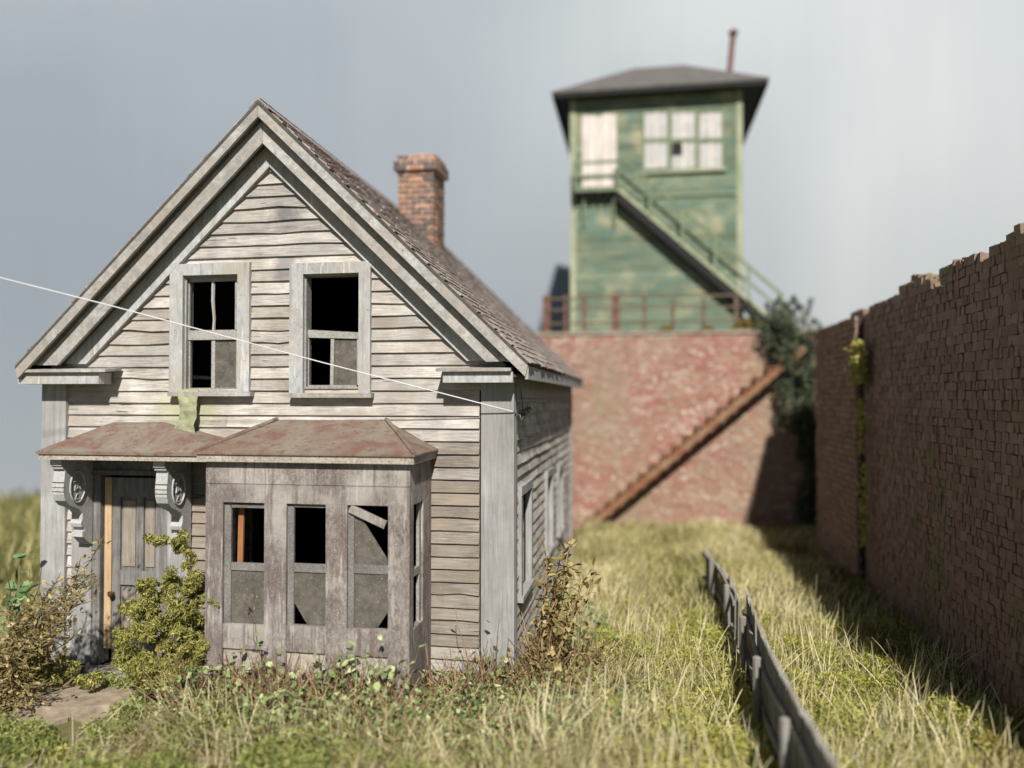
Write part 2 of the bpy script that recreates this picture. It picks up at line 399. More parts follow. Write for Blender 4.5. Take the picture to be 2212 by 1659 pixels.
class MB:
    def __init__(self):
        self.v, self.f, self.r = [], [], []
        self.cur = 0.5

    def add(self, verts, faces, rnd=None):
        o = len(self.v)
        self.v += [tuple(map(float, p)) for p in verts]
        self.f += [tuple(i + o for i in f) for f in faces]
        self.r += [self.cur if rnd is None else rnd] * len(verts)

    def box(self, x0, x1, y0, y1, z0, z1, rnd=None, jit=0.0):
        v = [(x0, y0, z0), (x1, y0, z0), (x1, y1, z0), (x0, y1, z0), (x0, y0, z1), (x1, y0, z1), (x1, y1, z1), (x0, y1, z1)]
        if jit:
            v = [tuple(c + random.uniform(-jit, jit) for c in p) for p in v]
        self.add(v, [(3, 2, 1, 0), (4, 5, 6, 7), (0, 1, 5, 4), (1, 2, 6, 5), (2, 3, 7, 6), (3, 0, 4, 7)], rnd)

    def prism(self, poly, axis, a, b, rnd=None):
        """poly: 2-D outline in the two other axes, extruded from a to b along axis"""
        def p3(q, t):
            return (t, q[0], q[1]) if axis == 'x' else ((q[0], t, q[1]) if axis == 'y' else (q[0], q[1], t))
        n = len(poly)
        v = [p3(q, a) for q in poly] + [p3(q, b) for q in poly]
        f = [tuple(range(n)), tuple(range(2 * n - 1, n - 1, -1))]
        f += [(i, i + n, (i + 1) % n + n, (i + 1) % n) for i in range(n)]
        self.add(v, f, rnd)

    def bar(self, p, q, wa, wb, up=(0, 0, 1), rnd=None):
        """square bar from p to q, wa across, wb along 'up'"""
        p, q, up = Vector(p), Vector(q), Vector(up)
        d = (q - p).normalized()
        sx = d.cross(up)
        sx = sx.normalized() if sx.length > 1e-6 else Vector((1, 0, 0))
        uz = sx.cross(d)
        v = []
        for e in (p, q):
            for a, b in ((-1, -1), (1, -1), (1, 1), (-1, 1)):
                v.append(e + sx * a * wa / 2 + uz * b * wb / 2)
        self.add(v, [(3, 2, 1, 0), (4, 5, 6, 7), (0, 1, 5, 4), (1, 2, 6, 5), (2, 3, 7, 6), (3, 0, 4, 7)], rnd)

    def tube(self, pts, rads, k=5, rnd=None, cap=True):
        pts = [Vector(p) for p in pts]
        if not hasattr(rads, '__len__'):
            rads = [rads] * len(pts)
        v, f = [], []
        for i, p in enumerate(pts):
            d = (pts[min(i + 1, len(pts) - 1)] - pts[max(i - 1, 0)])
            d = d.normalized() if d.length > 1e-9 else Vector((0, 0, 1))
            a = d.cross(Vector((0.31, 0.17, 0.93)))
            a = a.normalized() if a.length > 1e-5 else Vector((1, 0, 0))
            b = d.cross(a)
            for j in range(k):
                t = 2 * math.pi * j / k
                v.append(p + (a * math.cos(t) + b * math.sin(t)) * rads[i])
        for i in range(len(pts) - 1):
            for j in range(k):
                f.append((i * k + j, i * k + (j + 1) % k, (i + 1) * k + (j + 1) % k, (i + 1) * k + j))
        if cap:
            f.append(tuple(range(k - 1, -1, -1)))
            f.append(tuple((len(pts) - 1) * k + j for j in range(k)))
        self.add(v, f, rnd)

    def build(self, name, mat, parent=None, **props):
        o = origin(parent)
        me = bpy.data.meshes.new(name)
        me.from_pydata([(x - o.x, y - o.y, z - o.z) for x, y, z in self.v], [], self.f)
        at = me.attributes.new('rnd', 'FLOAT', 'POINT')
        at.data.foreach_set('value', self.r)
        me.materials.append(M[mat] if isinstance(mat, str) else mat)
        ob = bpy.data.objects.new(name, me)
        COL.objects.link(ob)
        ob.parent = parent
        for k, v in props.items():
            ob[k] = v
        return ob


def np_mesh(name, verts, faces, rnd, mat, parent=None, **props):
    """verts (n,3), faces (m,4 or 3) numpy arrays"""
    o = origin(parent)
    me = bpy.data.meshes.new(name)
    nv, (nf, k) = len(verts), faces.shape
    me.vertices.add(nv)
    me.vertices.foreach_set('co', (verts - np.array(o)).astype(np.float32).ravel())
    me.loops.add(nf * k)
    me.polygons.add(nf)
    me.loops.foreach_set('vertex_index', faces.astype(np.int32).ravel())
    me.polygons.foreach_set('loop_start', np.arange(nf, dtype=np.int32) * k)
    me.update(calc_edges=True)
    at = me.attributes.new('rnd', 'FLOAT', 'POINT')
    at.data.foreach_set('value', rnd.astype(np.float32))
    me.materials.append(M[mat])
    ob = bpy.data.objects.new(name, me)
    COL.objects.link(ob)
    ob.parent = parent
    for kk, v in props.items():
        ob[kk] = v
    return ob


def thing(name, loc, label, cat, group=None):
    o = bpy.data.objects.new(name, None)
    o.empty_display_size = 0.2
    o.location = loc
    COL.objects.link(o)
    o['label'] = label
    o['category'] = cat
    if group:
        o['group'] = group
    return o


def part(name, mat, parent, fn, **props):
    m = MB()
    fn(m)
    return m.build(name, mat, parent, **props)


def boxpart(name, mat, parent, *b, **props):
    m = MB()
    m.box(*b)
    return m.build(name, mat, parent, **props)


def inst(src_mesh, name, parent, loc, rot=(0, 0, 0), scale=(1, 1, 1), **props):
    ob = bpy.data.objects.new(name, src_mesh)
    COL.objects.link(ob)
    ob.parent = parent
    ob.location = Vector(loc) - origin(parent)
    ob.rotation_euler = rot
    ob.scale = scale
    for k, v in props.items():
        ob[k] = v
    return ob


def gz(x, y):
    """height of the ground"""
    h = 0.05 * mnoise.noise(Vector((x * 0.6, y * 0.6, 0))) + 0.03 * mnoise.noise(Vector((x * 1.9, y * 1.9, 3)))
    if -6.6 < x < 0.5 and y < 0.5:
        h -= 0.10
    if y > 9 and x < -6:
        h += 0.05 * min(1, (y - 9) / 5)
    if -3.8 < x < 2.2 and y < 0:
        h += .13 * min(1, (x + 3.8) / .6, (2.2 - x) / 1.0) * min(1, -y / .6)
    return h - 0.03


# ================================================================ SETTING: ground, terrace, sky
def grid_mesh(name, xs, ys, fz, mat, kind, label=None):
    v = np.array([(x, y, fz(x, y)) for y in ys for x in xs])
    nx, ny = len(xs), len(ys)
    i = (np.arange(ny - 1)[:, None] * nx + np.arange(nx - 1)[None, :]).ravel()
    f = np.stack([i, i + 1, i + 1 + nx, i + nx], 1)
    o = np_mesh(name, v, f, np.zeros(len(v)), mat)
    o.data.polygons.foreach_set('use_smooth', [True] * len(f))
    o['kind'] = kind
    return o


xs = np.concatenate([np.linspace(-120, -12, 24), np.linspace(-11, 10, 90), np.linspace(12, 120, 24)])
ys = np.concatenate([np.linspace(-120, -9, 20), np.linspace(-8, 12, 80), np.linspace(13, 120, 26)])
grid_mesh('ground', xs, ys, gz, 'earth', 'structure')

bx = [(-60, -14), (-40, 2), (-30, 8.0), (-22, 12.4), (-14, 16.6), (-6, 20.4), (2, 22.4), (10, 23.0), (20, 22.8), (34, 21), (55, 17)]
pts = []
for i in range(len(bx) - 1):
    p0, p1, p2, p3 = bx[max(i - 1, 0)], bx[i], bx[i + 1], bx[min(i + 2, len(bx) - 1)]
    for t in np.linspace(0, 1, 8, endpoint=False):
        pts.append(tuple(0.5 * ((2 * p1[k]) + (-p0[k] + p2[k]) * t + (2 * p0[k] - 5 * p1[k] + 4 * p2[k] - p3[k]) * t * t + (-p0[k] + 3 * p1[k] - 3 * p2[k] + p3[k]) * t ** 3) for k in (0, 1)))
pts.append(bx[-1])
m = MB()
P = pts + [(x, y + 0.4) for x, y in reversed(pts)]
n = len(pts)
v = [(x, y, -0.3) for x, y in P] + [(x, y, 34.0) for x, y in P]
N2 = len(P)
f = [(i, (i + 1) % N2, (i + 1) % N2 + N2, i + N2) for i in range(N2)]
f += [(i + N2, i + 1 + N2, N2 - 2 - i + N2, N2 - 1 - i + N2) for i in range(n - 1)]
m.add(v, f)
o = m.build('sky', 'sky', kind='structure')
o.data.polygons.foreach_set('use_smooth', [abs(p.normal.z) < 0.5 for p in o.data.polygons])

TZ = 5.09                                     # top of the retaining wall
part('terrace', 'earth', None, lambda m: m.box(-1.2, 26, 11.75, 22.0, -0.2, TZ - 0.06), kind='structure')

# stone path before the door
path = bpy.data.objects.new('path', None)
COL.objects.link(path)
path['kind'] = 'structure'
path.location = (-5, -1.2, -0.15)


def slab(m, cx, cy, rx, ry, z0, z1, seed):
    rr = random.Random(seed)
    k = 11
    poly = []
    for i in range(k):
        t = 2 * math.pi * i / k
        q = rr.uniform(0.82, 1.1)
        poly.append((cx + rx * q * math.cos(t), cy + ry * q * math.sin(t)))
    m.prism(poly, 'z', z0, z1)


for i, (u, vv, rx, ry, zt) in enumerate(((165, 1500, .72, .40, -.03), (240, 1540, .45, .24, -.10), (70, 1545, .4, .22, -.10), (215, 1600, .26, .16, -.10), (190, 1650, .22, .14, -.11), (20, 1655, .2, .14, -.10))):
    q = _on(u, vv, 2, zt)
    part('stone_slab', 'stone', path, lambda m, q=q, i=i: slab(m, q[0], q[1], rx, ry, zt - 0.14, zt, 20 + i))

# ================================================================ HOUSE
W, L = 5.97, 7.40
EZ = 3.60                                       # wall height at the eaves, underside of the returns
TS = 0.968                                      # tangent of the roof slope
RZ, OX, OY = 6.86, 0.22, 0.34
XC = -W / 2
XR = XC + 0.05
house = thing('abandoned_house', (XC, 3.7, 0), 'abandoned grey clapboard house with a steep gable and empty windows', 'house')
house_o = house
ZA = 6.36                                       # top of the board wall
RZ, TS = 6.86, 0.968


def gable_x(z):
    """half width of the board wall at height z"""
    if z <= 3.72:
        return W / 2
    return max(0.0, (ZA - z) / (ZA - 3.72) * (W / 2))


# openings of the front wall: x0, x1, z0, z1
def rect(u0, u1, v0, v1, y):
    x0, z1 = XZ(u0, v0, y)
    x1, z0 = XZ(u1, v1, y)
    return x0, x1, z0, z1


WL = rect(398, 514, 596, 844, -.05)
WR = rect(657, 776, 593, 836, -.05)
CL = rect(370, 540, 572, 846, -.05)
CR = rect(628, 801, 570, 849, -.05)
BAY = (-3.30, -0.925, 0.0, 2.74)
XBR, XBL, YB = -0.915, -3.255, -0.88
DOOR = (-5.27, -4.33, 0.0, 2.40)
openings = [WL, WR, (-3.15, -1.05, 0.3, 2.6), DOOR]


def intervals(z0, z1, ops, pad=0.0):
    h0, h1 = gable_x(z0), gable_x(z1)
    zm = (z0 + z1) / 2
    e_ = .31 if (pad < 0 and z1 < 3.55) else 0.0
    segs = [(XC - h0 + e_ - .01 * (e_ > 0), XC + h0 - e_ - .035 * (e_ > 0), XC - h1 + e_ - .01 * (e_ > 0), XC + h1 - e_ - .035 * (e_ > 0))]
    cuts = sorted([(a - pad, b + pad) for a, b, c, d in ops if c < zm < d])
    out, cur0, cur1 = [], segs[0][0], segs[0][2]
    for a, b in cuts:
        if a > cur0:
            out.append((cur0, a, cur1, a))
        cur0 = cur1 = b
    out.append((cur0, segs[0][1], cur1, segs[0][3]))
    return [s for s in out if s[1] - s[0] > 0.03]


zc = sorted(set([0, 3.72, ZA] + [z for o_ in openings for z in o_[2:]] + list(np.arange(0.3, ZA, 0.3))))
m = MB()
for z0, z1 in zip(zc[:-1], zc[1:]):
    if z1 - z0 < 1e-4:
        continue
    for a, b, c, d in intervals(z0, z1, openings):
        m.prism([(a, z0), (b, z0), (d, z1), (c, z1)], 'y', 0.0, 0.12)
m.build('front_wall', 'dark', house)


def side_wall(m, x0, x1, ops):
    ycuts = sorted(set([0.12, L] + [q for o_ in ops for q in o_[:2]]))
    zcuts = sorted(set([0, EZ + 0.1] + [q for o_ in ops for q in o_[2:]]))
    for ya, yb in zip(ycuts[:-1], ycuts[1:]):
        for za, zb in zip(zcuts[:-1], zcuts[1:]):
            if any(o_[0] <= (ya + yb) / 2 <= o_[1] and o_[2] <= (za + zb) / 2 <= o_[3] for o_ in ops):
                continue
            m.box(x0, x1, ya, yb, za, zb)


# windows on the right side, found on the plane x = 0
SW = []
for u0, u1, v0, v1, u2, v2, v3 in ((1120, 1140, 1046, 1300, 0, 0, 0), (1177, 1188, 1014, 1225, 0, 0, 0), (1203, 1211, 1003, 1190, 0, 0, 0)):
    pa, pb = PX(u0, v0, 0.03), PX(u1, v1, 0.03)
    SW.append([pa[1], pb[1], 0.98, pa[2] - .13])
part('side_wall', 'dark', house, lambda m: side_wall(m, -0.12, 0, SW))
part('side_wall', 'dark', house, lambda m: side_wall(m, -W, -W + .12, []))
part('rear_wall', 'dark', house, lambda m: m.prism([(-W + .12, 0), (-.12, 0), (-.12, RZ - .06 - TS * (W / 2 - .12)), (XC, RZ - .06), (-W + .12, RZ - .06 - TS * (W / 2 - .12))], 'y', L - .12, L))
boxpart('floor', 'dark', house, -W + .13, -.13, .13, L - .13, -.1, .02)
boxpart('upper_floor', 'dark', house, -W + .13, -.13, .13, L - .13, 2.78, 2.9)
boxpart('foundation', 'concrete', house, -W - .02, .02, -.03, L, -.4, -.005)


def clapboard(name, mat, x0, x1, x0t, x1t, z0, z1, parent, axis='x', wob=0.006, chip=None, n=None):
    """one lapped board; the lower edge proud of the wall and uneven. axis x: on the front; axis y: on the right side"""
    n = n or max(2, min(7, int((x1 - x0) / 0.45) + 1))
    tb, tt = 0.041, 0.010
    v, f = [], []
    sd_ = random.uniform(0, 100)
    for i in range(n + 1):
        t = i / n
        xb, xt = x0 + (x1 - x0) * t, x0t + (x1t - x0t) * t
        dz = wob * mnoise.noise(Vector((xb * 2.3, sd_, 0))) * 2.2 + random.uniform(-1, 1) * wob * 0.35
        dy = 0.004 * mnoise.noise(Vector((xb * 1.3, sd_, 7))) * 2
        if chip and chip[0] < t < chip[1]:
            dz += chip[2]
        zb = z0 - 0.012 + dz
        for (d, z, x) in ((0.0, zb, xb), (tb + dy, zb, xb), (tt + dy * .3, z1 + 0.004, xt), (0.0, z1 + 0.004, xt)):
            v.append((x, -d, z) if axis == 'x' else (d, x, z))
    for i in range(n):
        for j in range(3):
            a, b = i * 4 + j, i * 4 + j + 1
            f.append((a, a + 4, b + 4, b) if axis == 'x' else (a, b, b + 4, a + 4))
    f.append((0, 1, 2, 3))
    f.append((4 * n + 3, 4 * n + 2, 4 * n + 1, 4 * n))
    mb = MB()
    mb.add(v, f)
    return mb.build(name, mat, parent)


EXPO = 0.148
casings = [CL, CR, (-3.20, -0.99, 0, 2.72), (-5.60, -3.97, 0, 2.8)]
z = 0.06
while z < ZA - 0.05:
    z1 = min(z + EXPO, ZA - 0.01)
    for a, b, c, d in intervals(z, z1, casings, -0.03):
        pieces = [(a, b, c, d)]
        if b - a > 3.2 and random.random() < 0.45:
            t = random.uniform(0.3, 0.7)
            xm = a + (b - a) * t
            pieces = [(a, xm - 0.002, c, xm - 0.002), (xm + 0.002, b, xm + 0.002, d)]
        for (a1, b1, c1, d1) in pieces:
            xm = (a1 + b1) / 2
            if z < 2.75:
                mt = 'clap_brown' if (random.random() < (0.95 if 0.45 < z else 0.4)) else 'clap'
                if a1 < -5:
                    mt = 'clap'
            elif z > 5.0 and abs(xm - XC) < 0.5 and random.random() < .5:
                mt = 'clap_stain'
            else:
                mt = 'clap' if random.random() < 0.9 else 'clap_stain'
            chip = (random.uniform(.2, .5), random.uniform(.55, .9), random.choice((-.014, .012, .02))) if random.random() < 0.22 else None
            clapboard('clapboard', mt, a1, b1, c1, d1, z, z1, house, 'x', random.choice((.0015, .003, .0055)), chip, n=max(3, int((b1 - a1) / .28)))
    z += EXPO
# right side boards, sprung and warped
z = 0.06
side_ops = [(a - .09, b + .09, c - .05, d + .09) for a, b, c, d in SW]
while z < EZ - 0.22:
    zm = z + EXPO / 2
    cuts = sorted([(a, b) for a, b, c, d in side_ops if c < zm < d])
    cur, segs = 0.12, []
    for a, b in cuts:
        if a > cur:
            segs.append((cur, a))
        cur = max(cur, b)
    segs.append((cur, L - .1))
    for a, b in segs:
        if b - a < .04:
            continue
        cutp = [a]
        while b - cutp[-1] > 2.6:
            cutp.append(cutp[-1] + random.uniform(1.1, 2.2))
        cutp.append(b)
        for p, q in zip(cutp[:-1], cutp[1:]):
            ob = clapboard('clapboard', 'clap_side', p, q - .004, p, q - .004, z, z + EXPO, house, 'y', 0.010, None, n=max(3, int((q - p) / .3)))
            ob.location.x += random.uniform(0, .012)
    z += EXPO

# corner boards, friezes
def vpost(name, x0, x1, y0, y1, z0, z1, mat='trim_z'):
    def fn(m):
        k = 8
        for i in range(k):
            m.box(x0, x1, y0, y1, z0 + (z1 - z0) * i / k, z0 + (z1 - z0) * (i + 1) / k)
    return boxpart(name, mat, house, x0, x1, y0, y1, z0, z1)


vpost('corner_board', -0.315, 0.070, -0.078, 0.0, -.05, EZ + .02)
vpost('corner_board', 0.001, 0.072, 0.0, 0.14, -.05, EZ)
vpost('corner_board', -W - .045, -W + .30, -.078, 0.0, -.05, EZ + .02)
vpost('corner_board', 0.001, 0.072, L - .12, L + .05, -.05, EZ)
boxpart('frieze_board', 'trim', house, 0.002, 0.068, .145, L - .125, EZ - .24, EZ + .02)


def rake_pair(name, mat, y0, y1, p0, p1, zend, k=1):
    """boards that follow both roof slopes; p0, p1 are depths below the roof surface measured square to it"""
    cs = math.sqrt(1 + TS * TS)
    for sgn in (-1, 1):
        def zt(x, p):
            return RZ - TS * abs(x - XR) - p * cs
        d0 = W / 2 + OX
        # run of each edge until it reaches zend
        xa = min(d0, (RZ - p0 * cs - zend) / TS)
        xb = min(d0, (RZ - p1 * cs - zend) / TS)
        g = 0.002
        poly = [(XR + sgn * g, RZ - p0 * cs), (XR + sgn * xa, zt(XR + xa, p0)), (XR + sgn * xb, zt(XR + xb, p1)), (XR + sgn * g, RZ - p1 * cs)]
        part(name, mat, house, lambda m: m.prism(poly if sgn < 0 else poly[::-1], 'y', y0, y1))


ZE = RZ - TS * (W / 2 + OX)
rake_pair('barge_board', 'trim_rake', -OY - .03, -OY + .015, 0.025, 0.135, ZE - .16)
rake_pair('rake_fascia', 'trim_rake', -OY + .08, -OY + .125, 0.14, 0.335, EZ + .17)
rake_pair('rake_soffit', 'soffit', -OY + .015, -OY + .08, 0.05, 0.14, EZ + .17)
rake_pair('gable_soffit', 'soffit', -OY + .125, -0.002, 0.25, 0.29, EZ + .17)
rake_pair('rake_frieze', 'trim', -0.085, -0.002, 0.292, 0.50, EZ + .19)

# roof deck
def deck(sgn):
    def fn(m):
        cs = math.sqrt(1 + TS * TS)
        d0 = W / 2 + OX
        poly = [(XR, RZ), (XR + sgn * d0, RZ - TS * d0), (XR + sgn * d0, RZ - TS * d0 - .035), (XR, RZ - .035 * cs)]
        m.prism(poly, 'y', -OY - .035, L + OY)
    return fn


roof = part('roof', 'soffit', house, lambda m: (deck(-1)(m), deck(1)(m)))
# shingles: lapped rows, those that show largest are single pieces
def shingle_mesh(i):
    mb = MB()
    rr = random.Random(i)
    w2 = 0.098
    # lies in local x (along the row), y (up the slope), z out
    y0 = rr.uniform(-.012, .012)
    v = [(-w2, y0, 0.004), (w2, y0 + rr.uniform(-.01, .01), 0.004), (w2, .2, .002), (-w2, .2, .002),
         (-w2, y0, 0.022), (w2, y0, 0.022 + rr.uniform(-.003, .006)), (w2, .2, .006), (-w2, .2, .006)]
    mb.add(v, [(3, 2, 1, 0), (4, 5, 6, 7), (0, 1, 5, 4), (1, 2, 6, 5), (2, 3, 7, 6), (3, 0, 4, 7)])
    ob = mb.build('shingle', 'shingle')
    me = ob.data
    bpy.data.objects.remove(ob)
    return me


sh_meshes = [shingle_mesh(i) for i in range(7)]
slope_len = math.hypot(W / 2 + OX, TS * (W / 2 + OX))
ang = math.atan(TS)
cands = []
for sgn in (1, -1):
    r_ = 0
    s_ = -0.02
    while s_ < slope_len - .06:
        yy = -OY - .03 + (0.1 if r_ % 2 else 0.0)
        while yy < L + OY - .05:
            dist = s_                                # distance up from the eave
            xx = XR + sgn * ((W / 2 + OX) - dist * math.cos(ang))
            zz = ZE + dist * math.sin(ang)
            cands.append((sgn, yy, xx, zz))
            yy += 0.205
        s_ += 0.135
        r_ += 1
cands.sort(key=lambda t: (t[0] < 0, t[1] + 0.25 * abs(t[2] - XR) * 0))
far = MB()
for i, (sgn, yy, xx, zz) in enumerate(cands):
    # row axis along +y (right slope) so that local y points up the slope
    R3 = Matrix(((0, -math.cos(ang) * sgn, math.sin(ang) * sgn), (1 if sgn > 0 else -1, 0, 0), (0, math.sin(ang), math.cos(ang)))) if True else None
    R3 = Matrix(((0, -math.cos(ang) * sgn, math.sin(ang) * sgn), (sgn, 0, 0), (0, math.sin(ang), math.cos(ang))))
    tilt = random.uniform(-.035, .035)
    if i < 290:
        ob = inst(random.choice(sh_meshes), 'shingle', roof, (xx, yy + .1, zz), (R3 @ Matrix.Rotation(tilt, 3, 'Z')).to_euler())
    else:
        me = random.choice(sh_meshes)
        rm = R3 @ Matrix.Rotation(tilt, 3, 'Z')
        far.add([rm @ vv.co + Vector((xx, yy + .1, zz)) for vv in me.vertices], [tuple(p.vertices) for p in me.polygons], random.random())
far.build('shingle', 'shingle_far', roof, kind='stuff')
part('ridge_cap', 'shingle', roof, lambda m: [m.prism([(XR - .12, RZ - .085), (XR, RZ + .04), (XR + .12, RZ - .085), (XR, RZ + .015)], 'y', -OY - .03 + k * .4, -OY - .03 + k * .4 + .39) for k in range(int((L + 2 * OY) / .4))])

# eave fascia and cornice returns
for sgn in (1, -1):
    xe = XR + sgn * (W / 2 + OX)
    xw = XC + sgn * W / 2
    a, b = sorted((xe, xe - sgn * .045))
    boxpart('eave_fascia', 'trim', house, a, b, -OY + .02, L + OY, ZE - .19, ZE - .04)
    a, b = sorted((xe - sgn * .05, xw + sgn * .05))
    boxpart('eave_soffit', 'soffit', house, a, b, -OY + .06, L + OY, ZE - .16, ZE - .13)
for (u0, u1, v0, v1, vc) in ((40, 214, 805, 829, 797), (957, 1108, 803, 826, 790)):
    x0, z1 = XZ(u0, v0, -.30)
    x1, z0 = XZ(u1, v1, -.30)
    ret = part('cornice_return', 'trim', house, lambda m: m.box(x0, x1, -.31, -.079, z0, z1 - .004))
    cx0, cx1 = (x0 + .02, x1 + .13) if u0 < 500 else (x0 - .07, x1 - .015)
    part('return_cap', 'trim_rake', ret, lambda m: m.prism([(-.36, z1), (-.055, z1 + .03), (-.055, z1 + .06), (-.36, z1 + .035)], 'x', cx0, cx1))

# chimney
ch = part('chimney', 'mortar', house, lambda m: m.box(-2.82, -2.172, 4.622, 5.278, 5.4, 7.68))
cb_meshes = []
for i in range(6):
    mb = MB()
    mb.box(-.5, .5, -.5, .5, -.5, .5, jit=0.025)
    ob = mb.build('brick', 'chim')
    cb_meshes.append(ob.data)
    bpy.data.objects.remove(ob)
zz, row = 5.75, 0
CX0, CX1, CY0, CY1 = -2.84, -2.15, 4.60, 5.30
while zz < 7.74:
    e = 0.0
    if zz > 7.44:
        e = 0.065
    if zz > 7.64:
        e = 0.02
    x0, x1, y0, y1 = CX0 - e, CX1 + e, CY0 - e, CY1 + e
    if e:
        boxpart('mortar_bed', 'mortar', ch, x0 + .012, x1 - .012, y0 + .012, y1 - .012, zz - .045, zz + .05)
    k = 3
    off = (0.5 if row % 2 else 0.0)
    wx = (x1 - x0) / (k)
    for (fx, yy) in ((0, y0), ):
        xx = x0
        first = wx * (0.5 if row % 2 else 1)
        while xx < x1 - 0.02:
            ww = min(first, x1 - xx)
            inst(random.choice(cb_meshes), 'brick', ch, (xx + ww / 2, y0 + .05, zz), (0, 0, 0), (ww - .02, .11 + random.uniform(0, .012), .078))
            xx += ww
            first = wx
    yy = y0 + .106
    first = wx * (1 if row % 2 else .5)
    while yy < y1 - 0.02:
        ww = min(first, y1 - yy)
        inst(random.choice(cb_meshes), 'brick', ch, (x1 - .05, yy + ww / 2, zz), (0, 0, 0), (.11 + random.uniform(0, .012), ww - .02, .078))
        yy += ww
        first = wx
    zz += 0.098
    row += 1
boxpart('chimney_cap', 'mortar_dark', ch, CX0 + .03, CX1 - .03, CY0 + .03, CY1 - .03, 7.73, 7.77)

# ---- upper windows
def frame_boxes(m, X0, X1, Z0, Z1, x0, x1, z0, z1, ya, yb):
    m.box(X0, x0, ya, yb, Z0, Z1)
    m.box(x1, X1, ya, yb, Z0, Z1)
    m.box(x0, x1, ya, yb, z1, Z1)
    if Z0 < z0:
        m.box(x0, x1, ya, yb, Z0, z0)


def upper_window(C, O, sill_u):
    win = part('window', 'trim', house, lambda m: frame_boxes(m, C[0], C[1], C[2], C[3], O[0], O[1], C[2] + .001, O[3], -.082, -.001))
    part('jamb', 'sash', win, lambda m: frame_boxes(m, O[0] - .001, O[1] + .001, O[2] - .02, O[3] + .001, O[0] + .02, O[1] - .02, O[2] + .005, O[3] - .02, -.03, .118))
    a, b = sill_u
    part('sill', 'trim_rake', win, lambda m: m.box(a, b, -.135, -.002, C[2] - .055, C[2]))
    return win


xa, xb = XZ(365, 850, -.1)[0], XZ(543, 850, -.1)[0]
wl = upper_window(CL, WL, (xa, xb))
xa, xb = XZ(625, 850, -.1)[0], XZ(804, 850, -.1)[0]
wr = upper_window(CR, WR, (xa, xb))
wl['label'] = 'left upper window with its upper sash and one thin leaning muntin'
wr['label'] = 'right upper window with its upper sash missing'


def sashbox(win, y, *rects, name='sash', mat='sash'):
    def fn(m):
        for r in rects:
            x0, x1, z0, z1 = rect(*r, y)
            m.box(x0, x1, y, y + .035, z0, z1)
    return part(name, mat, win, fn)


# left window: upper sash, meeting rail, lower sash
sashbox(wl, .015, (400, 409, 606, 714), (508, 514, 606, 714), (400, 514, 597, 606.5))
part('muntin', 'trim', wl, lambda m: m.tube([PY(461, 606, .03), PY(460, 650, .022), PY(463, 690, .03), PY(461.5, 714, .03)], [.02, .02, .016, .018], 4))
sashbox(wl, .015, (400, 514, 714, 733), name='meeting_rail')
sashbox(wl, .03, (402, 410, 733, 838), (510, 514, 733, 838), (402, 514, 838, 845))
sashbox(wl, .03, (457, 464, 733, 838), name='muntin')
sashbox(wl, .045, (464, 510, 733, 838), name='pane', mat='glass')
# right window: lower sash only
part('meeting_rail', 'sash', wr, lambda m: m.prism([XZ(657, 729, .03), XZ(776, 732, .03), XZ(776, 718, .03), XZ(657, 712, .03)], 'y', .02, .06))
sashbox(wr, .03, (658, 667, 730, 832), (771, 776, 730, 836), (658, 776, 832, 838))
part('muntin', 'sash', wr, lambda m: m.prism([XZ(713, 832, .03), XZ(720, 832, .03), XZ(722, 731, .03), XZ(714.5, 731, .03)], 'y', .03, .065))
part('pane', 'glass', wr, lambda m: m.prism([XZ(722, 832, .045), XZ(769, 832, .045), XZ(773, 733, .045), XZ(724, 733, .045)], 'y', .045, .052))

# ---- windows of the right side
for i, (a, b, c, d) in enumerate(SW):
    win = part('window', 'trim_z', house, lambda m: [m.box(.001, .085, a - .11, a, c, d), m.box(.001, .085, b, b + .11, c, d), m.box(.001, .09, a - .11, b + .11, d, d + .11), m.box(.001, .11, a - .13, b + .13, c - .06, c)])
    part('sash', 'sash', win, lambda m: [m.box(-.06, -.02, a, a + .05, c, d), m.box(-.06, -.02, b - .05, b, c, d), m.box(-.06, -.02, a + .05, b - .05, (c + d) / 2 - .03, (c + d) / 2 + .03)])
    part('pane', 'glass', win, lambda m: m.box(-.05, -.043, a + .05, b - .05, c, (c + d) / 2 - .03))

# ---- bay window
bay = part('bay_window', 'bay', house, lambda m: m.box(XBL + .05, XBR - .05, YB + .06, -.04, 2.60, 2.66))
def brect(u0, u1, v0, v1): return rect(u0, u1, v0, v1, YB)
B1, B2, B3 = brect(482, 570, 1090, 1352), brect(619, 703, 1091, 1356), brect(750, 838, 1091, 1362)
ZT = 2.71
ZH = XZ(660, 1048, YB)[1]
T = .07
zs_top = max(B1[3], B2[3], B3[3])
zs_bot = min(B1[2], B2[2], B3[2])
part('head_board', 'bay', bay, lambda m: m.box(XBL, XBR, YB, YB + T, ZH + .003, ZT))
part('head_board', 'bay', bay, lambda m: m.box(XBL, XBR, YB - .002, YB + T, zs_top, ZH - .003))
px = [XBL, B1[0], B1[1], B2[0], B2[1], B3[0], B3[1], XBR]
zsill = XZ(660, 1410, YB)[1]
for k in range(4):
    part('post', 'bay', bay, lambda m: m.box(px[2 * k], px[2 * k + 1], YB - .003, YB + T, -.25, zs_top - .001))
for (a, b, c, d) in (B1, B2, B3):
    part('sill_board', 'bay', bay, lambda m: m.box(a, b, YB + .002, YB + T, zsill, c))
    part('skirt_panel', 'skirt', bay, lambda m: m.box(a, b, YB + .028, YB + T, -.25, zsill - .001))
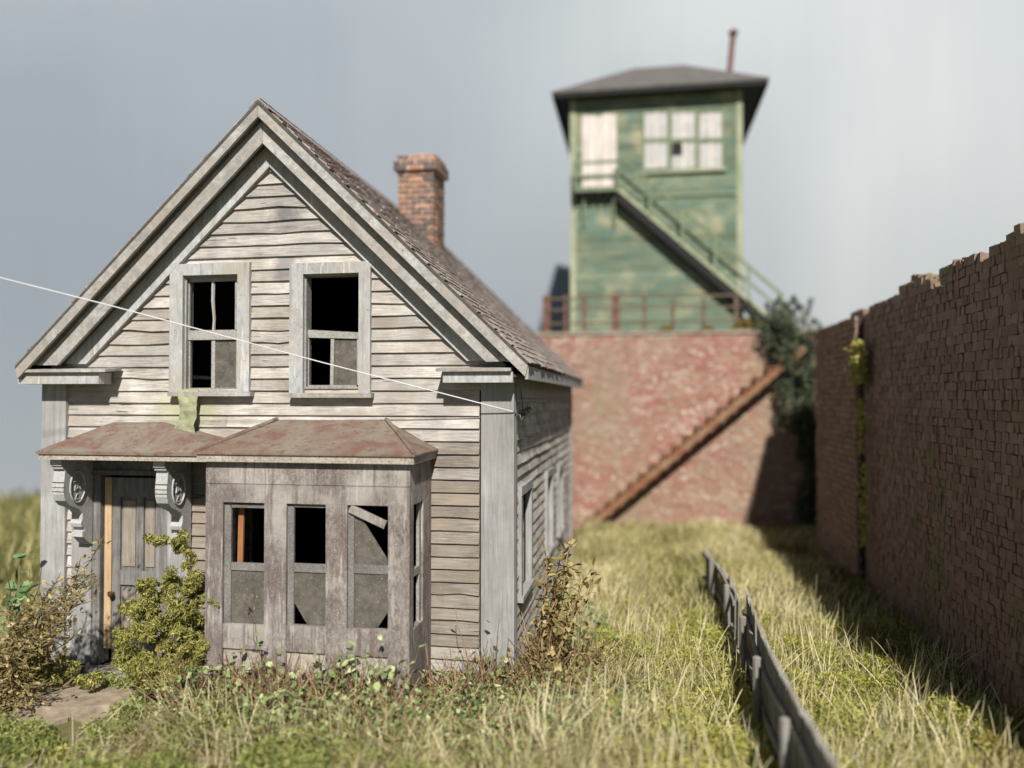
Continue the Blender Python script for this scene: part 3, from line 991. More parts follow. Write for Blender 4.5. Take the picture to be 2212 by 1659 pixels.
# right cheek and left cheek
cy = [PX(893, 1200, XBR)[1], PX(914, 1200, XBR)[1]]
zc1 = PX(893, 1082, XBR)[2]
for xx0, xx1 in ((XBR - T, XBR + .001), (XBL - .001, XBL + T)):
    part('cheek', 'bay', bay, lambda m: [m.box(xx0, xx1, YB + T, cy[0], -.25, ZT), m.box(xx0, xx1, cy[1], -.04, -.25, ZT), m.box(xx0, xx1, cy[0], cy[1], zs_top, ZT), m.box(xx0, xx1, cy[0], cy[1], -.25, zs_bot)])
part('cheek_sash', 'sash', bay, lambda m: [m.box(XBR - .06, XBR - .025, cy[0], cy[0] + .07, zs_bot, zs_top), m.box(XBR - .06, XBR - .025, cy[1] - .07, cy[1], zs_bot, zs_top), m.box(XBR - .06, XBR - .025, cy[0] + .07, cy[1] - .07, 1.42, 1.50)])


def bay_sash(rects, y=YB + .035):
    for r in rects:
        x0, x1, z0, z1 = rect(*r, y)
        boxpart('sash_rail', 'sash_dark', bay, x0, x1, y, y + .03, z0, z1)


ys_ = YB + .035
bay_sash([(480, 498, 1090, 1352), (498, 572, 1088, 1098), (498, 572, 1215, 1234), (498, 572, 1347, 1354)])
bay_sash([(617, 634, 1091, 1356), (634, 705, 1089, 1097), (634, 705, 1217, 1238), (634, 705, 1349, 1357)])
bay_sash([(748, 764, 1091, 1362), (764, 840, 1219, 1241)])


def pane(poly, y=YB + .05):
    part('pane', 'glass', bay, lambda m: m.prism([XZ(u, v, y) for u, v in poly], 'y', y, y + .006))


pane([(498, 1348), (572, 1348), (572, 1233), (498, 1233)])
pane([(664, 1350), (705, 1350), (705, 1237), (634, 1237), (634, 1298)])
pane([(764, 1362), (812, 1362), (838, 1322), (840, 1240), (764, 1240)])
pane([(764, 1220), (838, 1220), (836, 1206), (772, 1104), (764, 1100)])
part('fallen_rail', 'bay', bay, lambda m: m.bar(PY(757, 1098, YB + .02), PY(833, 1134, YB + .005), .028, .088, up=(.38, 0, .9)))
# bay roof
y_, ov = YB - .10, .085
EL, ER = XBL - ov, XBR + ov
ZEV, ZRF = 2.765, 3.10
rl, rr_ = XZ(600, 912, -.01)[0], XZ(835, 912, -.01)[0]
def bay_roof(m):
    v = [(EL, -.01, ZEV), (EL, y_, ZEV), (ER, y_, ZEV), (ER, -.01, ZEV), (rl, -.01, ZRF), (rr_, -.01, ZRF),
         (EL, -.01, ZEV - .02), (EL, y_, ZEV - .02), (ER, y_, ZEV - .02), (ER, -.01, ZEV - .02)]
    m.add(v, [(1, 2, 5, 4), (2, 3, 5), (0, 1, 4), (1, 7, 8, 2), (2, 8, 9, 3), (0, 6, 7, 1), (9, 8, 7, 6), (0, 4, 5, 3, 9, 6)])
part('bay_roof', 'tin', bay, bay_roof)
part('hip_roll', 'tin', bay, lambda m: m.tube([(rr_, -.02, ZRF + .01), ((rr_ + ER) / 2, y_ / 2, (ZRF + ZEV) / 2 + .012), (ER - .01, y_ + .01, ZEV + .01)], .024, 6))
part('hip_roll', 'tin', bay, lambda m: m.tube([(rl, -.02, ZRF + .01), (EL + .01, y_ + .01, ZEV + .01)], .024, 6))
part('bay_fascia', 'fascia', bay, lambda m: [m.box(EL + .02, ER - .02, y_ + .02, y_ + .05, ZEV - .10, ZEV - .021), m.box(ER - .05, ER - .02, y_ + .051, -.04, ZEV - .10, ZEV - .021), m.box(EL + .02, EL + .05, y_ + .051, -.04, ZEV - .10, ZEV - .021)])
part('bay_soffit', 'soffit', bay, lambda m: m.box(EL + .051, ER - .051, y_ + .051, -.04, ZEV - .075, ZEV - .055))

# ---- doorway
dw = part('doorway', 'trim_z', house, lambda m: [m.box(-5.59, -5.31, -.055, -.001, .03, 2.70), m.box(-4.27, -3.985, -.055, -.001, .03, 2.70)])
part('lintel', 'door', dw, lambda m: [m.box(-5.309, -4.271, -.05, -.001, 2.42, 2.70), m.box(-5.309, -4.271, -.085, -.051, 2.40, 2.46), m.box(-5.309, -4.271, -.07, -.0505, 2.53, 2.57)])
part('door_jamb', 'door', dw, lambda m: [m.box(-5.309, -5.20, -.045, .14, .03, 2.40), m.box(-4.36, -4.271, -.045, .14, .03, 2.40)])
xj0, xj1 = -5.199, XZ(239, 1300, .0)[0]
part('bare_jamb', 'raw', dw, lambda m: m.box(xj0 + .03, xj1, .0, .06, .22, 2.36), label='strip of bare yellow wood beside the door')
dx0, dx1 = xj1 + .004, -4.365
door = part('door', 'door', house, lambda m: m.box(dx0, dx1, .045, .09, .08, 2.36))
for nm_, bb in (('stile', (dx0, dx0 + .11, .015, .0445, .08, 2.36)), ('stile', (dx1 - .11, dx1, .015, .0445, .08, 2.36)), ('rail', (dx0 + .11, dx1 - .11, .015, .0445, 2.12, 2.36)), ('rail', (dx0 + .11, dx1 - .11, .015, .0445, 1.02, 1.20)),
                ('rail', (dx0 + .11, dx1 - .11, .015, .0445, .08, .28)), ('mullion', (dx0 + .33, dx0 + .43, .016, .0445, 1.201, 2.119)), ('mullion', (dx0 + .33, dx0 + .43, .016, .0445, .281, 1.019))):
    boxpart(nm_, 'door', door, *bb)
for za, zb in ((1.22, 2.10), (.30, 1.00)):
    for xa_, xb_ in ((dx0 + .112, dx0 + .328), (dx0 + .432, dx1 - .112)):
        part('panel', 'door_panel', door, lambda m: [m.box(xa_ + .02, xb_ - .02, .03, .044, za + .03, zb - .03)])
kx, kz = XZ(240, 1283, -.04)
def knob_fn(m):
    m.tube([(kx, .015, kz), (kx, -.02, kz), (kx, -.03, kz), (kx, -.055, kz), (kx, -.075, kz), (kx, -.08, kz)], [.012, .014, .03, .04, .028, .005], 10)
part('knob', 'knob', door, knob_fn)
part('threshold', 'door', dw, lambda m: m.box(-5.36, -4.22, -.16, -.06, -.05, .03))
part('step_board', 'sash', dw, lambda m: m.box(-5.66, -3.95, -.30, -.165, -.14, -.04))
part('step_board', 'sash', dw, lambda m: m.box(-5.66, -3.95, -.32, -.166, -.30, -.146))

# canopy over the door
YC = -0.70
cel, cer = XZ(77, 983, YC)[0], EL + .06
can = part('door_canopy', 'tin', house, lambda m: m.add(
    [(cel, -.01, 2.735), (cel, YC, 2.735), (cer + .10, YC, 2.735), (cer + .10, -.01, 2.80), (-5.02, -.01, 3.07), (-4.36, -.01, 3.07),
     (cel, -.01, 2.70), (cel, YC, 2.70), (cer + .10, YC, 2.70), (cer + .10, -.01, 2.70)],
    [(1, 2, 5, 4), (2, 3, 5), (0, 1, 4), (1, 7, 8, 2), (2, 8, 9, 3), (0, 6, 7, 1), (9, 8, 7, 6), (0, 4, 5, 3, 9, 6)]))
part('canopy_fascia', 'fascia', can, lambda m: [m.box(cel + .02, cer, YC + .02, YC + .05, 2.635, 2.699), m.box(cel + .02, cel + .05, YC + .051, -.06, 2.635, 2.699)])
part('canopy_soffit', 'soffit', can, lambda m: m.box(cel + .051, cer, YC + .051, -.06, 2.65, 2.67))


def bracket(x0, x1):
    prof = [(-.06, 2.63), (-.60, 2.63), (-.60, 2.555), (-.575, 2.545), (-.575, 2.52), (-.535, 2.50), (-.545, 2.40), (-.56, 2.30), (-.555, 2.21), (-.525, 2.13), (-.46, 2.07),
            (-.37, 2.035), (-.285, 1.995), (-.235, 1.94), (-.24, 1.87), (-.265, 1.82), (-.25, 1.775), (-.20, 1.76), (-.20, 1.72), (-.235, 1.715), (-.235, 1.65), (-.20, 1.635), (-.165, 1.60), (-.12, 1.56), (-.06, 1.53)]
    br = part('bracket', 'trim_white', house, lambda m: m.prism(prof, 'x', x0, x1))
    # carved oval and star on the right cheek
    cy_, cz_ = -.33, 2.28
    part('oval_moulding', 'trim_white', br, lambda m: m.tube([(x1 + .004, cy_ + .125 * math.cos(t), cz_ + .19 * math.sin(t)) for t in np.linspace(0, 2 * math.pi, 25)], .011, 5, cap=False))
    star = []
    for k in range(10):
        t = math.pi / 2 + k * math.pi / 5
        q = 1.0 if k % 2 == 0 else .42
        star.append((cy_ + .09 * q * math.cos(t), cz_ + .035 + .10 * q * math.sin(t)))
    part('star_carving', 'trim', br, lambda m: [m.tube([(x1 + .004, *p), (x1 + .004, *star[(k + 1) % 10])], .007, 4) for k, p in enumerate(star)])
    part('leaf_carving', 'trim', br, lambda m: [m.tube([(x1 + .004, cy_ - .04, cz_ - .15), (x1 + .004, cy_ - .005, cz_ - .08), (x1 + .004, cy_ + .03, cz_ - .11), (x1 + .004, cy_ + .045, cz_ - .15), (x1 + .004, cy_ - .04, cz_ - .15)], .007, 4)])
    part('front_groove', 'soffit', br, lambda m: [m.box(x0 - .002, x1 + .002, -.562 + .0, -.556, zz_, zz_ + .007) for zz_ in (2.24, 2.29, 2.35)])


xb1 = XZ(137, 1060, -.56)[0]
bracket(xb1 - .15, xb1)
xb2 = XZ(360, 1060, -.56)[0]
bracket(xb2 - .15, xb2)

# plank leaning inside the bay
part('leaning_plank', 'orange', None, lambda m: m.bar(PY(523, 1096, YB + .16) + np.array([0, 0, .12]), PY(519, 1215, YB + .16) + np.array([-.03, 0, -1.6]), .062, .03, up=(0, 1, 0)),
     label='orange brown plank standing inside behind the first bay window opening', category='plank')

# cloth hanging from the left upper window
cl = MB()
nu, nv = 8, 18
vs = []
for j in range(nv + 1):
    t = j / nv
    uc = 406 + (6 * t if t < .5 else 3 - 6 * (t - .5)) + (-6 if t > .62 else 0) * min(1, (t - .62) * 5 if t > .62 else 0)
    wv = 24 - 6 * math.sin(t * math.pi) + (2 if t > .8 else 0)
    vv = 843 + t * 98
    y = -.11 - .03 * t if t > .06 else -.02 - .1 * (t / .06)
    for i in range(nu + 1):
        a = i / nu * 2 - 1
        fold = .022 * math.sin(a * 4.2 + t * 5) + .014 * math.sin(a * 9 - t * 9) + .012 * math.sin(t * 30 + a * 5) * (t > .1)
        sk = (1 - abs(a)) * 4 * math.sin(t * 7)
        x, zq = XZ(uc + a * wv + sk, vv + (3 * a * math.sin(t * 9) if t > .1 else 0) + (4 * a if j == nv else 0), y)
        vs.append((x, y - abs(fold) if t > .06 else y, zq + (.015 if t < .06 else 0)))
cl.add(vs, [(j * (nu + 1) + i, j * (nu + 1) + i + 1, (j + 1) * (nu + 1) + i + 1, (j + 1) * (nu + 1) + i) for j in range(nv) for i in range(nu)])
o = cl.build('rag', 'cloth', None, label='faded green rag hanging over the left upper window sill', category='rag')
md = o.modifiers.new('thick', 'SOLIDIFY')
md.thickness = 0.012
md = o.modifiers.new('sub', 'SUBSURF')
md.levels = md.render_levels = 1
o.data.polygons.foreach_set('use_smooth', [True] * len(o.data.polygons))

# overhead wire with its twisted end
wa = Vector(PY(1108, 889, -.10))
wb = Vector(PY(250, 663, -1.4))
wc = Vector(PY(-10, 597, -1.85))
wd = wc + (wc - wb) * 9
wire = part('overhead_wire', 'wire', None, lambda m: m.tube([wa, (wa + wb) / 2 - Vector((0, 0, .012)), wb, wc, wd], .0068, 5),
            label='thin pale wire strung past the gable to the right corner', category='wire')
wt = [Vector(PX(1108, 889, .06)), Vector(PX(1113, 893, .12))]
def coil(m):
    rr = random.Random(5)
    m.tube([wa, Vector((.07, -.04, wa.z - .02)), Vector((.10, .12, wa.z - .05))], .008, 5)
    ptz = []
    for k in range(70):
        t = k / 69
        c = Vector((.11, .10, wa.z - .05)) + Vector((.02, .62, .07)) * t
        ptz.append(c + Vector((rr.uniform(-.035, .035), rr.uniform(-.06, .06), rr.uniform(-.05, .05))))
    m.tube(ptz, .008, 4)
    m.tube([(.10, .45, wa.z - .02), (.06, .40, EZ - .05)], .006, 4)
part('wire_coil', 'steel', wire, coil)

# ================================================================ RETAINING WALL, STAIR, SIGNAL BOX
def brick_field(fn_place, rows, length, h, bw, bh, gap, inst_parent, mats, limit, sortkey, proud=0.03, keep=lambda a, z: True, half=True):
    """courses of single bricks; the first `limit` become objects, the rest one joined mesh"""
    cells = []
    for r in range(rows):
        a = -bw * (0.5 if r % 2 else 0)
        while a < length:
            ww = bw * random.uniform(.8, 1.2)
            if random.random() < .3:
                ww *= .55
            a0, a1 = max(a, 0), min(a + ww, length)
            if a1 - a0 > .05:
                cells.append((a0, a1, r * bh, (r + 1) * bh))
            a += ww
    cells = [c for c in cells if keep((c[0] + c[1]) / 2, (c[2] + c[3]) / 2)]
    cells.sort(key=sortkey)
    rest = MB()
    meshes = []
    for i in range(10):
        mb = MB()
        mb.box(-.5, .5, -.5, .5, -.5, .5)
        mb.v = [tuple(c + random.uniform(-.055, .055) for c in p) for p in mb.v]
        ob = mb.build('brick', mats[0])
        meshes.append(ob.data)
        bpy.data.objects.remove(ob)
    for i, (a0, a1, z0, z1) in enumerate(cells):
        g = gap * random.uniform(.3, 1.7)
        d = random.uniform(0, proud)
        me = random.choice(meshes)
        loc, sc, flip = fn_place((a0 + a1) / 2, (z0 + z1) / 2, a1 - a0 - g, z1 - z0 - g * .8, d)
        tl = random.uniform(-.02, .02)
        if i < limit:
            inst(me, 'brick', inst_parent, loc, (tl if flip else 0, 0 if flip else tl, 0), sc)
        else:
            rot = Matrix.Rotation(tl, 3, 'X' if flip else 'Y')
            rest.add([Vector(loc) + rot @ Vector((v.co.x * sc[0], v.co.y * sc[1], v.co.z * sc[2])) for v in me.vertices], [tuple(p.vertices) for p in me.polygons], random.random())
    return rest


YR = 11.40
rw = thing('retaining_wall', (2.2, YR, 0), 'peeling red brick retaining wall below the green signal box', 'wall')
boxpart('wall_core', 'mortar_red', rw, -1.2, 7.0, YR + .03, YR + .34, -.3, TZ - .08)
boxpart('coping', 'concrete', rw, -1.25, 7.0, YR - .03, YR + .36, TZ - .079, TZ)
rest = brick_field(lambda a, z, w_, h_, d: ((-1.2 + a, YR + .045 - d, z - .1), (w_, .09, h_), False), 58, 8.1, 5.1, .25, .0875, .007, rw, ('brick_red_near',), 290,
                   lambda c: (abs((c[0] + c[1]) / 2 - 3.6) + abs((c[2] + c[3]) / 2 - 3.2)), proud=.012)
rest.build('brick', 'brick_red', rw, kind='stuff')

# iron stair on the retaining wall
st = thing('iron_stair', (.2, YR - .4, 0), 'rusty iron stair rising along the red retaining wall', 'stair')
pa, pb = PY(1262, 1146, YR - .5), PY(1738, 752, YR - .5)
pa, pb = Vector(pa), Vector(pb)
for yy in (YR - .5, YR - .08):
    part('stringer', 'iron', st, lambda m: m.bar((pa.x, yy, pa.z), (pb.x, yy, pb.z), .04, .17))
ns = 19
dirv = (pb - pa)
nrm = Vector((-dirv.z, 0, dirv.x)).normalized()
for k in range(ns):
    c = pa + dirv * ((k + .6) / ns) + nrm * .15
    part('tread', 'iron', st, lambda m: m.box(c.x - .10, c.x + .10, YR - .56, YR - .02, c.z - .02, c.z + .02))
for k in range(ns):
    c = pa + dirv * ((k + .6) / ns) + nrm * .15
    part('riser', 'iron', st, lambda m: m.box(c.x - .10, c.x - .06, YR - .55, YR - .03, c.z - .17, c.z - .021))

# signal box
TY = 13.0
tower = thing('signal_box', (2, TY + 2.3, TZ), 'tall green boarded signal box with hipped roof on the terrace', 'signal box')
TX0, TX1 = PY(1232, 600, TY)[0], PY(1604, 300, TY)[0]
TE = 11.86
YBk = TY + 4.6
boxpart('wall_core', 'green', tower, TX0 + .03, TX1 - .03, TY + .03, YBk, TZ - .06, TE)
zz = TZ
tw = [rect(1392, 1442, 243, 362, TY), rect(1451, 1502, 243, 362, TY), rect(1511, 1560, 243, 362, TY)]
wx0, wx1, wz0, wz1 = tw[0][0] - .05, tw[2][1] + .05, tw[1][2] - .05, tw[1][3] + .05
dr = rect(1257, 1332, 250, 402, TY)
while zz < TE - .05:
    z1 = min(zz + .165, TE)
    zm = (zz + z1) / 2
    segs, cur = [], TX0 + .16
    for a, b, c, d in sorted([(dr[0], dr[1], dr[2], dr[3]), (wx0, wx1, wz0, wz1)]):
        if c < zm < d:
            segs.append((cur, a))
            cur = b
    segs.append((cur, TX1 - .16))
    for a, b in segs:
        part('board', 'green', tower, lambda m: m.prism([(TY + .029, zz - .01), (TY - .005, zz - .01), (TY + .018, z1), (TY + .029, z1)], 'x', a, b))
    zz += .165
boxpart('corner_post', 'cream', tower, TX0, TX0 + .159, TY - .02, TY + .1, TZ - .05, TE)
boxpart('corner_post', 'cream', tower, TX1 - .159, TX1, TY - .02, TY + .1, TZ - .05, TE)
for k in range(5):
    a = dr[0] + (dr[1] - dr[0]) * k / 5
    b = dr[0] + (dr[1] - dr[0]) * (k + 1) / 5
    boxpart('door_board', 'board', tower, a + .006, b - .006, TY - .012 - .008 * (k % 2), TY + .029, dr[2], dr[3] - .02 * (k % 3))
boxpart('belt_board', 'greentrim', tower, TX0 + .16, TX1 - .16, TY - .03, TY - .006, 8.95, 9.05)
for wi, (a, b, c, d) in enumerate(tw):
    fr = part('window', 'greentrim', tower, lambda m: frame_boxes(m, a - .055, b + .055, c - .05, d + .05, a, b, c, d, TY - .03, TY + .029))
    zm = (c + d) / 2
    part('window_bar', 'greentrim', fr, lambda m: [m.box(a, b, TY - .02, TY + .02, zm - .07, zm + .05)])
    part('window_bar', 'board', fr, lambda m: [m.box((a + b) / 2 - .03, (a + b) / 2 + .03, TY - .015, TY + .02, zm + .051, d), m.box((a + b) / 2 - .03, (a + b) / 2 + .03, TY - .015, TY + .02, c, zm - .071)])
    for (x0, x1) in ((a, (a + b) / 2 - .031), ((a + b) / 2 + .031, b)):
        part('pane', 'curtain', fr, lambda m: m.box(x0, x1, TY + .0, TY + .01, zm + .051, d))
        if wi == 1 and x0 == a:
            part('pane', 'curtain', fr, lambda m: m.box(x0, x1, TY + .0, TY + .01, c, c + .35), label='broken lower pane')
            part('hole', 'tar', fr, lambda m: m.prism([(x0, zm - .08), (x1 + .12, zm - .08), (x1 + .06, zm - .2), (x1 + .1, c + .42), (x0, c + .352)], 'y', TY + .012, TY + .02))  # black plate in place of the unlit room behind the broken pane
        else:
            part('pane', 'curtain', fr, lambda m: m.box(x0, x1, TY + .0, TY + .01, c, zm - .071))
part('sill', 'cream', tower, lambda m: m.box(wx0 - .05, wx1 + .05, TY - .09, TY - .006, wz0 - .09, wz0 - .01))
# roof
RX0, RX1, RY0, RY1 = -0.95, 4.93, 12.60, YBk + .5
q0, q1 = PY(1369, 146, 15.3), PY(1478, 146, 15.3)
def hip(m, x0, x1, y0, y1, z0, rx0, rx1, ry, rz):
    v = [(x0, y0, z0), (x1, y0, z0), (x1, y1, z0), (x0, y1, z0), (rx0, ry, rz), (rx1, ry, rz), (x0, y0, z0 - .05), (x1, y0, z0 - .05), (x1, y1, z0 - .05), (x0, y1, z0 - .05)]
    m.add(v, [(0, 1, 5, 4), (1, 2, 5), (2, 3, 4, 5), (3, 0, 4), (0, 6, 7, 1), (1, 7, 8, 2), (2, 8, 9, 3), (3, 9, 6, 0), (6, 9, 8, 7)])
troof = part('roof', 'slate', tower, lambda m: hip(m, RX0, RX1, RY0, RY1, TE + .11, q0[0], q1[0], 15.3, 13.62))
part('eave_fascia', 'tar', troof, lambda m: [m.box(RX0 + .02, RX1 - .02, RY0 + .02, RY0 + .05, TE - .06, TE + .058), m.box(RX0 + .02, RX0 + .05, RY0 + .051, RY1 - .02, TE - .06, TE + .058), m.box(RX1 - .05, RX1 - .02, RY0 + .051, RY1 - .02, TE - .06, TE + .058)])
part('eave_soffit', 'tar', troof, lambda m: m.box(RX0 + .051, RX1 - .051, RY0 + .051, RY1 - .05, TE + .002, TE + .04))
pp0, pp1 = Vector(PY(1574, 175, 15.3)), Vector(PY(1584, 70, 15.3))
pp0 = pp0 + (pp0 - pp1) * .5
sp = part('stove_pipe', 'iron_red', tower, lambda m: m.tube([pp0, pp1], .085, 10))
part('pipe_cap', 'iron_red', sp, lambda m: m.tube([pp1 - Vector((0, 0, .12)), pp1 - Vector((0, 0, .02)), pp1, pp1 + Vector((0, 0, .1))], [.09, .15, .15, .05], 10))
# landing and outside stair
LY0 = TY - .34
lz = PY(1290, 405, LY0)[2]
lx0, lx1 = PY(1238, 405, LY0)[0], PY(1335, 405, LY0)[0]
ld = part('landing', 'greentrim', tower, lambda m: m.box(lx0, lx1, LY0, TY - .02, lz - .10, lz))
part('landing_joists', 'tar', ld, lambda m: [m.box(lx0 + .03 + k * .22, lx0 + .09 + k * .22, LY0 + .03, TY - .02, lz - .25, lz - .101) for k in range(6)])  # joists coloured black as the shade below the landing
for xx in (lx0 + .28, lx1 - .12):
    part('landing_bracket', 'greentrim', ld, lambda m: [m.bar((xx, LY0 + .15, lz - .26), (xx, TY - .03, lz - 1.0), .07, .07)])
s0 = Vector((lx1, LY0, lz - .06))
sb = PY(1690, 708, LY0)
s1 = Vector((sb[0], LY0, TZ + .12))
stt = part('outside_stair', 'tar', tower, lambda m: [m.bar((s0.x, yy, s0.z - .17), (s1.x, yy, s1.z - .17), .05, .26) for yy in (LY0 + .03, TY - .06)])  # carriage beams painted black for the shade beneath the stair
part('stair_string', 'cream', stt, lambda m: m.bar((s0.x, LY0 - .01, s0.z + .0), (s1.x, LY0 - .01, s1.z + .0), .03, .09))
part('stair_soffit', 'tar', stt, lambda m: m.bar((s0.x + .06, (LY0 + TY) / 2, s0.z - .27), (s1.x, (LY0 + TY) / 2, s1.z - .27), TY - LY0 - .12, .03))  # underside shade put into the board's black colour
nst = 20
for k in range(nst):
    c = s0 + (s1 - s0) * ((k + .5) / nst)
    part('tread', 'cream', stt, lambda m: m.box(c.x - .12, c.x + .12, LY0 + .056, TY - .09, c.z - .015, c.z + .02))
ups = Vector((0, 0, 1))
part('handrail', 'greentrim', stt, lambda m: m.bar(s0 + ups * .95, s1 + ups * .9, .06, .07))
part('handrail', 'greentrim', stt, lambda m: m.bar(s0 + ups * .52, s1 + ups * .48, .05, .05))
for k in range(6):
    c = s0 + (s1 - s0) * (k / 5)
    part('rail_post', 'greentrim', stt, lambda m: m.box(c.x - .035, c.x + .035, LY0 - .04, LY0 + .0, c.z - .1, c.z + .95))
part('landing_rail', 'greentrim', ld, lambda m: [m.box(lx0, lx1, LY0 - .04, LY0, lz + .28, lz + .36), m.box(lx0, lx1, LY0 - .04, LY0, lz + .66, lz + .74), m.box(lx0, lx0 + .07, LY0 - .041, LY0 - .001, lz + .001, lz + .75)])

# terrace railing
RY = YR + .18
rl_ = thing('terrace_railing', (1.5, RY, TZ), 'low red brown railing along the top of the retaining wall', 'railing')
for u in (1181, 1222, 1262, 1330, 1392, 1453, 1520, 1590):
    q = PY(u, 700, RY)
    big = u in (1181, 1330)
    part('post', 'iron_red' if u < 1350 else 'rail_brown', rl_, lambda m: m.box(q[0] - (.10 if big else .045), q[0] + (.10 if big else .045), RY - .05, RY + .05, TZ, TZ + (1.0 if u < 1400 else .85)))
qa, qb = PY(1175, 700, RY)[0], PY(1600, 700, RY)[0]
for zz in (.22, .58, .88):
    part('rail', 'rail_brown', rl_, lambda m: m.box(qa, qb, RY - .085, RY - .051, TZ + zz, TZ + zz + .045))

# ================================================================ BRICK WALL ON THE RIGHT
XW = 5.39
bw = thing('ruined_brick_wall', (XW + .2, 3, 0), 'tall shaded brown brick wall with a broken top on the right', 'wall')


_prof = [(1789, 704), (1831, 698), (1838, 682), (1856, 664), (1868, 678), (1883, 664), (1905, 653), (1912, 644), (1938, 643), (1945, 616), (1968, 600), (1985, 598), (2005, 618),
         (2030, 611), (2035, 574), (2055, 560), (2078, 556), (2118, 557), (2144, 542), (2159, 528), (2184, 503), (2206, 491)]
_py = np.array([PX(u, v, XW)[[1, 2]] for u, v in _prof][::-1])


def wtop(y):
    """ragged top of the wall"""
    h = float(np.interp(y, _py[:, 0], _py[:, 1]))
    if y < _py[0, 0]:
        h = 5.12 + .12 * mnoise.noise(Vector((y * 1.2, 1, 0)))
    return h + .035 * mnoise.noise(Vector((y * 5.1, 9, 0)))


YW0, YW1 = -3.2, 8.85
m = MB()
yy = YW0
while yy < YW1:
    y2 = min(yy + .22, YW1)
    h = wtop((yy + y2) / 2) - .04
    m.box(XW + .03, XW + .40, yy, y2, -.3, h, jit=0)
    yy = y2
m.build('wall_core', 'mortar_dark', bw)
BH = .115
rest = brick_field(lambda a, z, w_, h_, d: ((XW + .07 - d, YW0 + a, z), (.14, w_, h_ + .008), True), 47, YW1 - YW0, 5.5, .165, BH, .017, bw, ('brick',), 290,
                   lambda c: (YW0 + c[0] < -.25, (YW0 + c[0] + 8.7) * (1 + .12 * abs((c[2] + c[3]) / 2 - 3.4))), proud=.014, keep=lambda a, z: z < wtop(YW0 + a))
# bricks of the broken top and of the far end, catching the light
yy = YW0
while yy < YW1 - .1:
    ln = random.uniform(.12, .26)
    h = wtop(yy + ln / 2)
    for xx in (XW + .02, XW + .15, XW + .28):
        if random.random() < .85:
            zt_ = h + random.uniform(-.07, .05)
            rest.box(xx, xx + .12, yy, yy + ln - .012, zt_ - .14, zt_, random.uniform(.3, 1), jit=.02)
    yy += ln
for r_ in range(42):
    o_ = 0 if r_ % 2 else .1
    for xx in (XW + .02 + o_, XW + .24 + o_):
        rest.box(xx, min(xx + .2, XW + .42), YW1, YW1 + .03 + random.uniform(0, .02), r_ * BH, r_ * BH + BH - .015, random.random(), jit=.008)
rest.build('brick', 'brick_far', bw, kind='stuff')
# flat buttress near the far end
by0, by1 = PX(1866, 700, XW)[1], YW1 - .02
part('buttress', 'mortar_dark', bw, lambda m: m.box(XW - .10, XW + .0, by0, by1, -.3, 4.82))
bt = bw.children[-1]
mb = MB()
for r_ in range(42):
    a = by0
    while a < by1 - .05:
        ww = min(random.uniform(.2, .32), by1 - a)
        mb.box(XW - .135 - random.uniform(0, .02), XW - .06, a, a + ww - .015, r_ * BH, r_ * BH + BH - .015, random.random(), jit=.008)
        a += ww
mb.build('buttress_brick', 'brick_far', bw, kind='stuff')
# recessed end of the wall towards the retaining wall
rc = thing('recessed_brick_wall', (7.0, 10.2, 0), 'dark set back brick wall behind the ivy in the corner', 'wall')
boxpart('wall_core', 'mortar_dark', rc, 7.0, 7.3, YW1 + .1, YR, -.3, TZ - .1)
mb = MB()
for r_ in range(44):
    a = YW1 + .1
    while a < YR:
        ww = min(random.uniform(.2, .3), YR - a)
        mb.box(6.96 - random.uniform(0, .02), 7.01, a, a + ww - .015, r_ * BH, r_ * BH + BH - .015, random.random(), jit=.006)
        a += ww
mb.build('brick', 'brick_far', rc, kind='stuff')
boxpart('return_wall', 'mortar_dark', rc, XW + .45, 7.3, YW1 - .35, YW1 + .05, -.3, 4.9)  # unseen block added to keep the sun out of the recess

# ================================================================ FENCE
pk_meshes = []
for i in range(5):
    mb = MB()
    hh = 1.0
    mb.prism([(-.036, 0), (.036, 0), (.036, hh - .075), (0, hh), (-.036, hh - .075)], 'y', -.012, .012)
    mb.v = [(x + random.uniform(-.004, .004), y, zq + (random.uniform(-.012, .012) if zq > .5 else 0)) for x, y, zq in mb.v]
    ob = mb.build('picket', 'fence')
    pk_meshes.append(ob.data)
    bpy.data.objects.remove(ob)


def fence_run(label, y0, y1, posts, xf, hf, gapf, lean):
    fe = thing('picket_fence', (xf((y0 + y1) / 2), (y0 + y1) / 2, 0), label, 'fence', 'runs of the leaning grey fence')
    yy = y0
    while yy < y1:
        if not gapf(yy):
            h = hf(yy)
            inst(random.choice(pk_meshes), 'picket', fe, (xf(yy) + .055, yy, gz(xf(yy), yy) - .05), (lean(yy) * 0, lean(yy), math.pi / 2 + random.uniform(-.15, .15)), (1, 1, h + random.uniform(-.018, .018)))
        yy += .112
    for py in posts:
        h = .80
        x = xf(py) - .04
        def fn(m):
            m.tube([(x, py, -.2), (x, py, .3), (x - .004, py, h - .06), (x - .004, py, h - .01), (x - .004, py, h)], [.047, .045, .043, .041, .027], 9)
        part('post', 'fence', fe, fn)
    for zr in (.68, .28):
        ks = np.linspace(y0, y1, 14)
        def fn(m):
            for a, b in zip(ks[:-1], ks[1:]):
                dz = .03 * math.sin(a * 2.1)
                dz2 = .03 * math.sin(b * 2.1)
                m.bar((xf(a) + .012, a, zr + dz), (xf(b) + .012, b, zr + dz2), .03, .056)
        part('rail', 'fence', fe, fn)
    return fe


def xf_near(y): return 2.69 + .012 * min(0, y + 1) + .03 * math.sin(y * 1.3) + (.02 if y > .9 else 0)
def xf_far(y): return 2.655 - .02 * (y - 2) + .06 * math.sin((y - 1.4) * 1.1)


